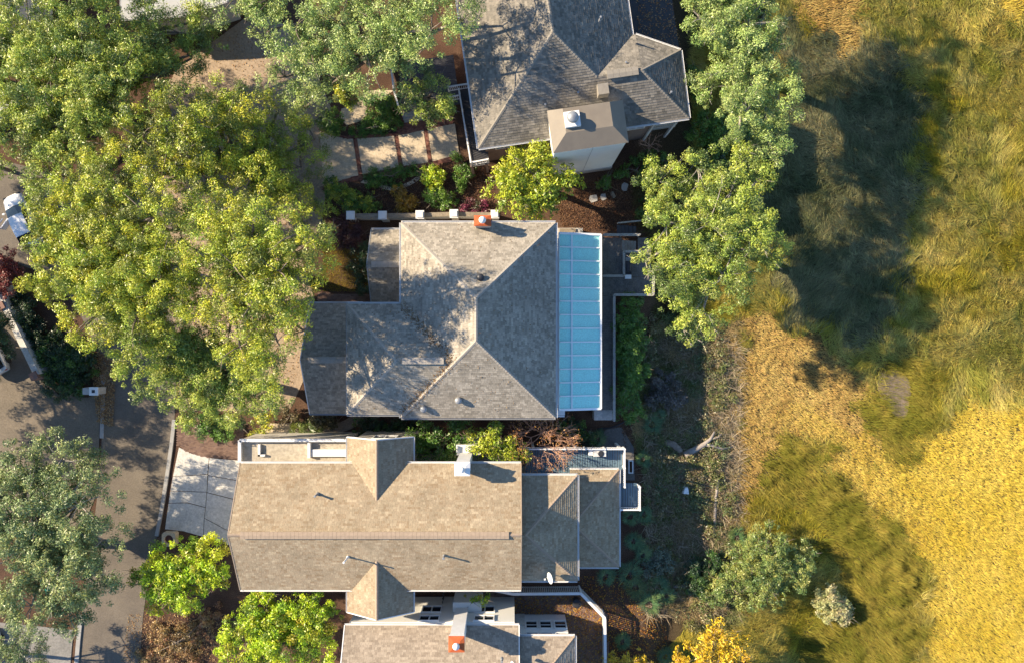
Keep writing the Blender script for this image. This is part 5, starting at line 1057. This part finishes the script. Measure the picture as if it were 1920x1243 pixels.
shrub('dry tan brush at the lane corner below the lime tree', [(305, 1185, .7, 24), (340, 1190, .8, 28), (375, 1185, .8, 26), (320, 1218, .6, 28), (365, 1222, .6, 28), (285, 1225, .5, 26), (395, 1150, .9, 18)], [(.30, .19, .07), (.36, .25, .10), (.22, .16, .06), (.26, .13, .06)], 83, lai=1.6, leaf=.07)
shrub('green bushes under the upper marsh oak', [(1340, 330, 1, 30), (1370, 250, 1, 30), (1330, 290, 1, 26), (1215, 395, 1, 22), (1230, 300, 1, 20)], DARK + GREEN, 84)
# palms: fans of blades
def fan_plant(name, label, c, n, L, z, pal, seed, cat='palm', stem=.0, group=None, droop=.35, w=.05, leaflets=7):
    """stalks that end in fans of narrow leaflets, from upright in the middle to spread at the rim"""
    rng = np.random.default_rng(seed); t = thing(name, label, cat, c, group); V, Cc = [], []; pal = np.array(pal); b = MB()
    for i in range(n):
        a = 2.4 * i + rng.uniform(-.4, .4); f_ = (i + .5) / n; el = 1.35 - 1.2 * f_ ** .7 + rng.uniform(-.1, .1); d = np.array([math.cos(a) * math.cos(el), math.sin(a) * math.cos(el), math.sin(el)]); o = np.array([c[0], c[1], c[2] + z])
        hub = o + d * L * rng.uniform(.25, .5); b.tube([Vector(o.tolist()), Vector(hub.tolist())], [.02, .012], 4); side = np.cross(d, [0, 0, 1]); side /= np.linalg.norm(side); upv = np.cross(side, d)
        out = np.array([math.cos(a), math.sin(a), .25]); out /= np.linalg.norm(out); col = pal[rng.integers(0, len(pal))]
        for k in range(leaflets * 2 + 1):
            f = (k - leaflets) / leaflets * 1.75; v = out * math.cos(f) + side * math.sin(f) + np.array([0, 0, rng.uniform(-.1, .3)]); v /= np.linalg.norm(v); l = L * rng.uniform(.4, .62) * (1 - .2 * abs(f) / 1.75); p = np.cross(v, [0, 0, 1]); p /= np.linalg.norm(p)
            m_ = hub + v * l * .45; tip = hub + v * l + np.array([0, 0, -droop * l * rng.random()]); V += [hub, m_ + p * w / 2 + [0, 0, .01], tip, m_ - p * w / 2]; cc = col * rng.uniform(.65, 1.35); Cc += [cc] * 4
    if stem: b.tube([Vector(c) - Vector((0, 0, .1)), Vector(c) + Vector((0, 0, z))], [stem * 1.2, stem], 8)
    b.build('stem', M['bark'], t); bulk('fronds', np.array(V), 4, M['leaf'], np.array(Cc), t)
PALM = [(.075, .15, .05), (.10, .18, .06), (.14, .20, .06), (.06, .13, .05)]
fan_plant('palm_tree', 'yellowish palm at the left edge above the white car', P(22, 322), 16, 1.7, 5.5, [(.24, .22, .05), (.18, .19, .04), (.3, .25, .07)], 90, stem=.14)
for i, (px, py, s, lab) in enumerate(((1226, 795, 1.25, 'large dark palmetto above the mossy stump'), (1238, 782, .9, 'smaller palmetto beside the large one near the hedge foot'), (1180, 965, .9, 'palmetto just below the blue landing'), (1206, 962, .9, 'blue-green palmetto right of the blue landing'),
        (1186, 1010, 1.1, 'palmetto beside the shaded low hip roof'), (1205, 1035, 1.0, 'palmetto left of the grey-green sage bush'), (1178, 1070, 1.3, 'palmetto at the corner of the low hip roof'), (1190, 1095, 1.3, 'yellow-green palmetto above the leaf-strewn ground'),
        (1235, 1095, 1.2, 'palmetto left of the short pale log'), (1215, 1125, 1.3, 'big palmetto on the leaf-strewn bank'), (1250, 1118, 1.1, 'palmetto below the short pale log'), (1165, 1195, .9, 'lone dark palmetto right of the white fence'), (1250, 1235, .9, 'palmetto at the bottom edge beside the smallest yellow shrub'),
        (1135, 1075, 1.0, 'dark palmetto between low hip roof and white fence'), (1120, 820, .9, 'palmetto above the blue deck corner'), (1206, 860, .9, 'palmetto beside the white trough'), (1385, 1010, 1.0, 'palmetto between pole-like log and cedar'))):
    p = P(px, py); p.z = float(ground_z(p.x, p.y)); fan_plant('palmetto', lab, p, 12, s * 1.2, .35, PALM if i != 7 else [(.11, .14, .03), (.08, .12, .03)], 100 + i, 'palmetto', group='palmettos along the marsh edge')
for i, (px, py, s, lab) in enumerate(((562, 805, 1.2, 'yellow-green fern on the left by the walled roof terrace'), (582, 803, 1.2, 'larger fern right of the yellow-green fern by the terrace'), (600, 798, .9, 'small fern by the curved footpath'))):
    fan_plant('fern', lab, P(px, py), 13, s, .2, [(.10, .14, .02), (.13, .16, .02), (.06, .10, .02)], 130 + i, 'fern', group='ferns by the terrace', leaflets=5, w=.06)
for i, (px, py, lab) in enumerate(((60, 585, 'spiky dark plant nearest the maple shrub'), (82, 610, 'spiky dark plant in the middle of the white wall bed'), (75, 640, 'spiky dark plant nearest the dark shrub mass'))):
    fan_plant('cycad', lab, P(px, py), 12, 1.0, .5, [(.02, .045, .02), (.03, .06, .025), (.05, .07, .03)], 140 + i, 'cycad', group='spiky plants beside the white wall', leaflets=4)
# ------------------------------------------------------------------ marsh grass, scrub, lawn, fallen leaves
def blades(px, py, L, w, ang, lean, col, z_extra=0.0, rng=RNG, tipmul=1.25):
    """one bent blade per point as a triangle; px,py photo pixels on the ground"""
    n = len(px); x = (px - 960) * (H + 1.0) / FPX; y = (621.5 - py) * (H + 1.0) / FPX; z = ground_z(x, y) - .02 + z_extra
    base = np.stack([x, y, z], 1); d = np.stack([np.cos(ang) * np.cos(lean), np.sin(ang) * np.cos(lean), np.sin(lean)], 1)
    s = np.stack([-np.sin(ang), np.cos(ang), np.zeros(n)], 1) * (w / 2)[:, None]
    tw = rng.uniform(-.6, .6, n); s[:, 2] = np.abs(w) * .5 * np.sin(tw)
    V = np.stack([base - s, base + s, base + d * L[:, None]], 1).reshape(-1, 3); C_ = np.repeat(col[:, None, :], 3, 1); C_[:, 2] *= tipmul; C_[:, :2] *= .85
    return V, np.clip(C_.reshape(-1, 3), 0, .9)
def mixc(a, b, t): t = np.clip(t, 0, 1)[:, None]; return np.array(a) * (1 - t) + np.array(b) * t
rg = np.random.default_rng(77)
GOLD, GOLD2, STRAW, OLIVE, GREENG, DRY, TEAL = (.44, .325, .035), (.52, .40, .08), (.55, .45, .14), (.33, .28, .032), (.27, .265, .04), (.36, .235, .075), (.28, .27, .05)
N = 680000
px = rg.uniform(1185, 1990, N); py = rg.uniform(-70, 1315, N)
wx = px + rg.normal(size=N) * 9 + (vnoise(px, py, 38, 1) - .5) * 60 + (vnoise(px, py, 11, 2) - .5) * 22; wy = py + rg.normal(size=N) * 9 + (vnoise(px, py, 38, 3) - .5) * 60 + (vnoise(px, py, 11, 4) - .5) * 22
edge = 1205 + 25 * np.sin(py / 70.0)
gold = inpoly(wx, wy, [(2100, 732), (1900, 735), (1820, 745), (1768, 765), (1745, 815), (1700, 840), (1640, 825), (1575, 800), (1500, 775), (1440, 775), (1395, 830), (1440, 830), (1505, 815), (1570, 878), (1630, 945), (1700, 1005), (1730, 1065), (1735, 1150), (1718, 1330), (2100, 1330)]) | inpoly(wx, wy, [(1840, -80), (2100, -80), (2100, 40), (1900, 35)])
tan = inpoly(wx, wy, [(1385, 560), (1450, 600), (1560, 650), (1620, 720), (1640, 840), (1500, 800), (1450, 830), (1440, 900), (1400, 990), (1250, 930), (1230, 880), (1380, 860)]) | inpoly(wx, wy, [(1480, -60), (1620, -60), (1640, 60), (1600, 110), (1520, 60)]) 
olive = inpoly(wx, wy, [(1435, 830), (1500, 818), (1568, 880), (1628, 945), (1698, 1005), (1728, 1065), (1705, 1330), (1470, 1330), (1500, 1200), (1570, 1100), (1530, 1010), (1460, 950), (1425, 880)]) | inpoly(wx, wy, [(1640, 690), (1690, 670), (1750, 720), (1755, 785), (1715, 838), (1665, 838), (1630, 800), (1620, 740)])
scrub = (px < 1395 + (vnoise(px, py, 30, 5) - .5) * 40) & (py > 600) & (py < 1175) & ~tan
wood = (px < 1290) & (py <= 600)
sw = vnoise(px * .55, py, 60, 6); sw2 = vnoise(px, py, 22, 7); sw3 = vnoise(px, py, 130, 8)
col = mixc(OLIVE, STRAW, (sw * .75 + sw2 * .55 - .35) * 1.15)
col = np.where((sw3 > .62)[:, None], mixc(GREENG, STRAW, sw2 * .75), col); col = np.where((sw3 < .3)[:, None], mixc(TEAL, STRAW, (sw2 - .2) * .9), col)
shade_greyg = inpoly(wx, wy, [(1470, 60), (1580, 30), (1680, 60), (1730, 200), (1710, 420), (1700, 600), (1620, 640), (1480, 600), (1440, 420)])  # grey-green stand, its colour greyed and darkened to deepen the tree shade
col = np.where(shade_greyg[:, None], mixc((.12, .135, .06), (.36, .32, .16), sw * .8 + sw2 * .5 - .3), col)
col = np.where(tan[:, None], mixc(DRY, (.46, .34, .12), sw2 * .8 + sw * .5 - .15), col)
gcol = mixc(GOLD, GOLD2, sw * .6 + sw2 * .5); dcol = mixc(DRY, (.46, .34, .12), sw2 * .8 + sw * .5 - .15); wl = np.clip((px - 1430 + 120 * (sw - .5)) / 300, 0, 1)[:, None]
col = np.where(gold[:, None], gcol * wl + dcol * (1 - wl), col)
col = np.where(olive[:, None], mixc((.13, .125, .02), (.25, .20, .04), (sw2 * 1.1 + sw * .5 - .45)), col)
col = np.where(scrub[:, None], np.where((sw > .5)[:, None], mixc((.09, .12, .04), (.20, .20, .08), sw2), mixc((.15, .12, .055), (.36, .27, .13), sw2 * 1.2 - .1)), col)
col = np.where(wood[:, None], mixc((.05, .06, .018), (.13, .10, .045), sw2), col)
col = col * (1 + rg.normal(size=(N, 1)) * .20) * (1 + rg.normal(size=(N, 3)) * .05)
flow = 5.0 * vnoise(px, py, 190, 9) + 2.6 * vnoise(px, py, 70, 10) + 1.2 * vnoise(px, py, 28, 13)
short = gold | tan
ang = np.where(short, -.75 + rg.normal(size=N) * .5, np.where(olive, -.55 + 1.2 * (vnoise(px, py, 60, 11) - .5) + rg.normal(size=N) * .4, flow * .7 + rg.normal(size=N) * .5))
ang = np.where(scrub, rg.uniform(0, 6.28, N), ang)
tuss = vnoise(px, py, 9, 12)                                  # tussocks: blades bunch and rise
L = np.where(short, .27, np.where(olive, .5, np.where(scrub, .55, .75))) * (.6 + .8 * rg.random(N)) * (.75 + .5 * tuss)
lean = np.where(short, .85, np.where(olive, .6, .38)) + rg.normal(size=N) * .22
wid = np.where(short, .034, .036) * (.7 + .6 * rg.random(N))
zx = np.where(short, .10 * tuss, .5 * np.clip(1 - 3.2 * np.abs(vnoise(px + 25 * vnoise(px, py, 40, 2), py * 1.6, 34, 0) - .5), 0, 1) * vnoise(px, py, 60, 4) + .12 * tuss)
mudp = [(1648, 698), (1680, 692), (1706, 718), (1704, 765), (1690, 788), (1668, 768), (1648, 738)]
keep = (px > edge) & (rg.random(N) < np.where(scrub, .65, np.where(wood, .35, np.where(short, .88 + .35 * (vnoise(px, py, 4.5, 15) - .45), .78 + .5 * (tuss - .4))))) & (~inpoly(px + rg.normal(size=N) * 6, py + rg.normal(size=N) * 6, mudp) | (rg.random(N) < .12))
keep &= ~((py < 1243) & (py > 1075) & (px < 1262 + 20 * np.sin(py * .06))) & ~((px < 1300) & (py < 330))
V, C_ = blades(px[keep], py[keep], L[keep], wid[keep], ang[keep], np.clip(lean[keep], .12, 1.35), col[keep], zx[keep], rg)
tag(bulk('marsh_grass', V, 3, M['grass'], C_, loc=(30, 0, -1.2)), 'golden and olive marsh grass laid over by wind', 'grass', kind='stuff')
# twiggy scrub in the shade
n = 16000; px = rg.uniform(1205, 1390, n); py = rg.uniform(640, 1150, n)
V, C_ = blades(px, py, rg.uniform(.4, 1.4, n), rg.uniform(.025, .07, n), rg.uniform(0, 6.28, n), rg.uniform(.05, .6, n), mixc((.18, .13, .08), (.46, .38, .26), rg.random(n)), .25 * rg.random(n), rg, 1.0)
tag(bulk('undergrowth', V, 3, M['grass'], C_, loc=(15, -10, -1)), 'brown twiggy undergrowth between houses and marsh', 'undergrowth', kind='stuff')
# leafy brush: many small clumps along the shaded bank
n = 1700; px = rg.uniform(1205, 1400, n); py = rg.uniform(590, 1180, n); dn = vnoise(px, py, 32, 14); ok = (rg.random(n) < np.clip((dn - .22) * 2.2, .05, 1)) & (px < 1385 - 40 * rg.random(n)) & ~((py > 1110) & (px < 1265)); px, py = px[ok], py[ok]
x = (px - 960) * (H + .8) / FPX; y = (621.5 - py) * (H + .8) / FPX; cr_ = rg.uniform(.25, .7, len(px)); cc = np.stack([x, y, ground_z(x, y) + .15 + .45 * rg.random(len(px))], 1)
p_, n_, s_, c_ = clump_leaves(cc, cr_, (150 * cr_ ** 2 / .25 * .5).astype(int) + 10, .085, [(.11, .14, .035), (.15, .18, .05), (.20, .20, .06), (.25, .19, .10), (.11, .16, .07), (.30, .25, .14)], rg, .4)
V, C_ = leaf_faces(p_, n_, s_, c_, .4, rg)
tag(bulk('brush', V, 3, M['leaf'], C_, loc=(16, -8, -1)), 'tangled dark green brush on the shaded bank beside the marsh', 'brush', kind='stuff')
# small lawn
n = 26000; px = rg.uniform(560, 700, n); py = rg.uniform(440, 560, n); ok = inpoly(px, py, [(605, 455), (660, 470), (694, 470), (696, 548), (604, 546)]); px, py = px[ok], py[ok]; n = len(px)
V, C_ = blades(px * 58 / 59 + 960 / 59, py * 58 / 59 + 621.5 / 59, rg.uniform(.06, .13, n), rg.uniform(.02, .035, n), rg.uniform(0, 6.28, n), rg.uniform(.6, 1.3, n), mixc((.38, .27, .03), (.22, .20, .03), vnoise(px, py, 20, 1)) * (1 + .2 * rg.normal(size=(n, 1))), 0.02, rg)
tag(bulk('lawn_grass', V, 3, M['grass'], C_, loc=P(650, 505)), 'small yellowing lawn between oak and corner gable', 'grass', kind='stuff')
# fallen leaves
def litter(name, label, zones, n, pal, seed, zoff=.03):
    rng = np.random.default_rng(seed); V, Cc = [], []; pal = np.array(pal)
    for poly, share, z in zones:
        m_ = int(n * share); xs = [p[0] for p in poly]; ys = [p[1] for p in poly]; px = rng.uniform(min(xs), max(xs), m_ * 2); py = rng.uniform(min(ys), max(ys), m_ * 2); ok = inpoly(px, py, poly); px, py = px[ok][:m_], py[ok][:m_]
        s = (H - z) / FPX; x = (px - 960) * s; y = (621.5 - py) * s; k = len(x); zz = np.where(z == 0, ground_z(x, y), z) + zoff + .02 * rng.random(k)
        v, c = leaf_faces(np.stack([x, y, zz], 1), unit(rng.normal(size=(k, 3)) * .35 + [0, 0, 1]), rng.uniform(.035, .075, k), pal[rng.integers(0, len(pal), k)] * rng.uniform(.7, 1.3, (k, 1)), .7, rng); V.append(v); Cc.append(c)
    V = np.concatenate(V); Cc = np.concatenate(Cc); tag(bulk(name, V, 3, M['litter'], Cc, loc=V[0]), label, 'leaves', kind='stuff')
LEAFP = [(.36, .14, .03), (.42, .22, .04), (.25, .10, .04), (.20, .12, .07), (.48, .30, .06)]
litter('fallen_leaves', 'orange fallen leaves on the bank and brick patio', [([(1085, 1080), (1240, 1075), (1262, 1243), (1085, 1260)], .62, 0), ([(965, 1120), (1085, 1115), (1134, 1160), (1134, 1243), (1082, 1243), (1080, 1190), (965, 1150)], .38, .065)], 5200, LEAFP, 5)
litter('leaf_mulch', 'reddish brown leaf mulch in the garden beds', [([(760, 300), (900, 310), (925, 330), (930, 398), (640, 398), (640, 350), (700, 350)], .45, 0), ([(1030, 380), (1190, 300), (1250, 270), (1230, 430), (1060, 435)], .45, 0), ([(1160, 780), (1260, 800), (1200, 900), (1170, 830)], .1, 0)], 16000, [(.11, .055, .035), (.15, .08, .045), (.075, .042, .03), (.20, .12, .07)], 6)
litter('court_leaves', 'scattered dry leaves on the tan court and lane edge', [([(330, 130), (480, 20), (620, 200), (612, 352), (560, 470), (590, 560), (545, 765), (338, 770), (310, 540), (250, 330)], .6, .03), ([(168, 650), (218, 680), (212, 800), (182, 790)], .3, .06), ([(240, 1150), (420, 1150), (430, 1260), (225, 1260)], .25, 0)], 9000, [(.34, .20, .09), (.42, .30, .16), (.25, .14, .07)], 7)
litter('roof_leaves', 'brown leaves lying on the dark porch roof', [([(1192, 0), (1260, 0), (1280, 100), (1215, 75), (1196, 60)], 1.0, 3.36)], 420, [(.42, .22, .10), (.32, .16, .07), (.5, .32, .16)], 8, .01)

# debris on the greige roof, thickest along the valley
def roof_z(x, y):
    m1 = np.minimum.reduce([x + 8.37, 3.30 - x, y + 6.5, 8.19 - y]); m2 = np.where(x < -4, np.minimum.reduce([x + 12.47, y + 6.25, 2.07 - y]), -9)
    return 6.5 + .58 * np.maximum(m1, m2)
k = 900; u = rg.random(k); side = rg.random(k) < .5
vx = -4.3 - 3.9 * u + rg.normal(size=k) * .22; vy = np.where(side, -2.09 - 4.0 * u, -2.09 + 4.0 * u) + rg.normal(size=k) * .22
fx = rg.uniform(-12, 3, 500); fy = rg.uniform(-6, 8, 500); okf = (fx > -8.2) | (fy < 1.8); x = np.concatenate([vx, fx[okf]]); y = np.concatenate([vy, fy[okf]])
V, C_ = leaf_faces(np.stack([x, y, roof_z(x, y) + .05], 1), unit(rg.normal(size=(len(x), 3)) * .3 + [0, 0, 1]), rg.uniform(.03, .065, len(x)), np.array([(.20, .11, .05), (.14, .09, .05), (.30, .19, .08)])[rg.integers(0, 3, len(x))], .6, rg)
tag(bulk('roof_debris', V, 3, M['litter'], C_, loc=(-8, -2, 7)), 'brown leaf debris in the valleys of the greige roof', 'leaves', kind='stuff')
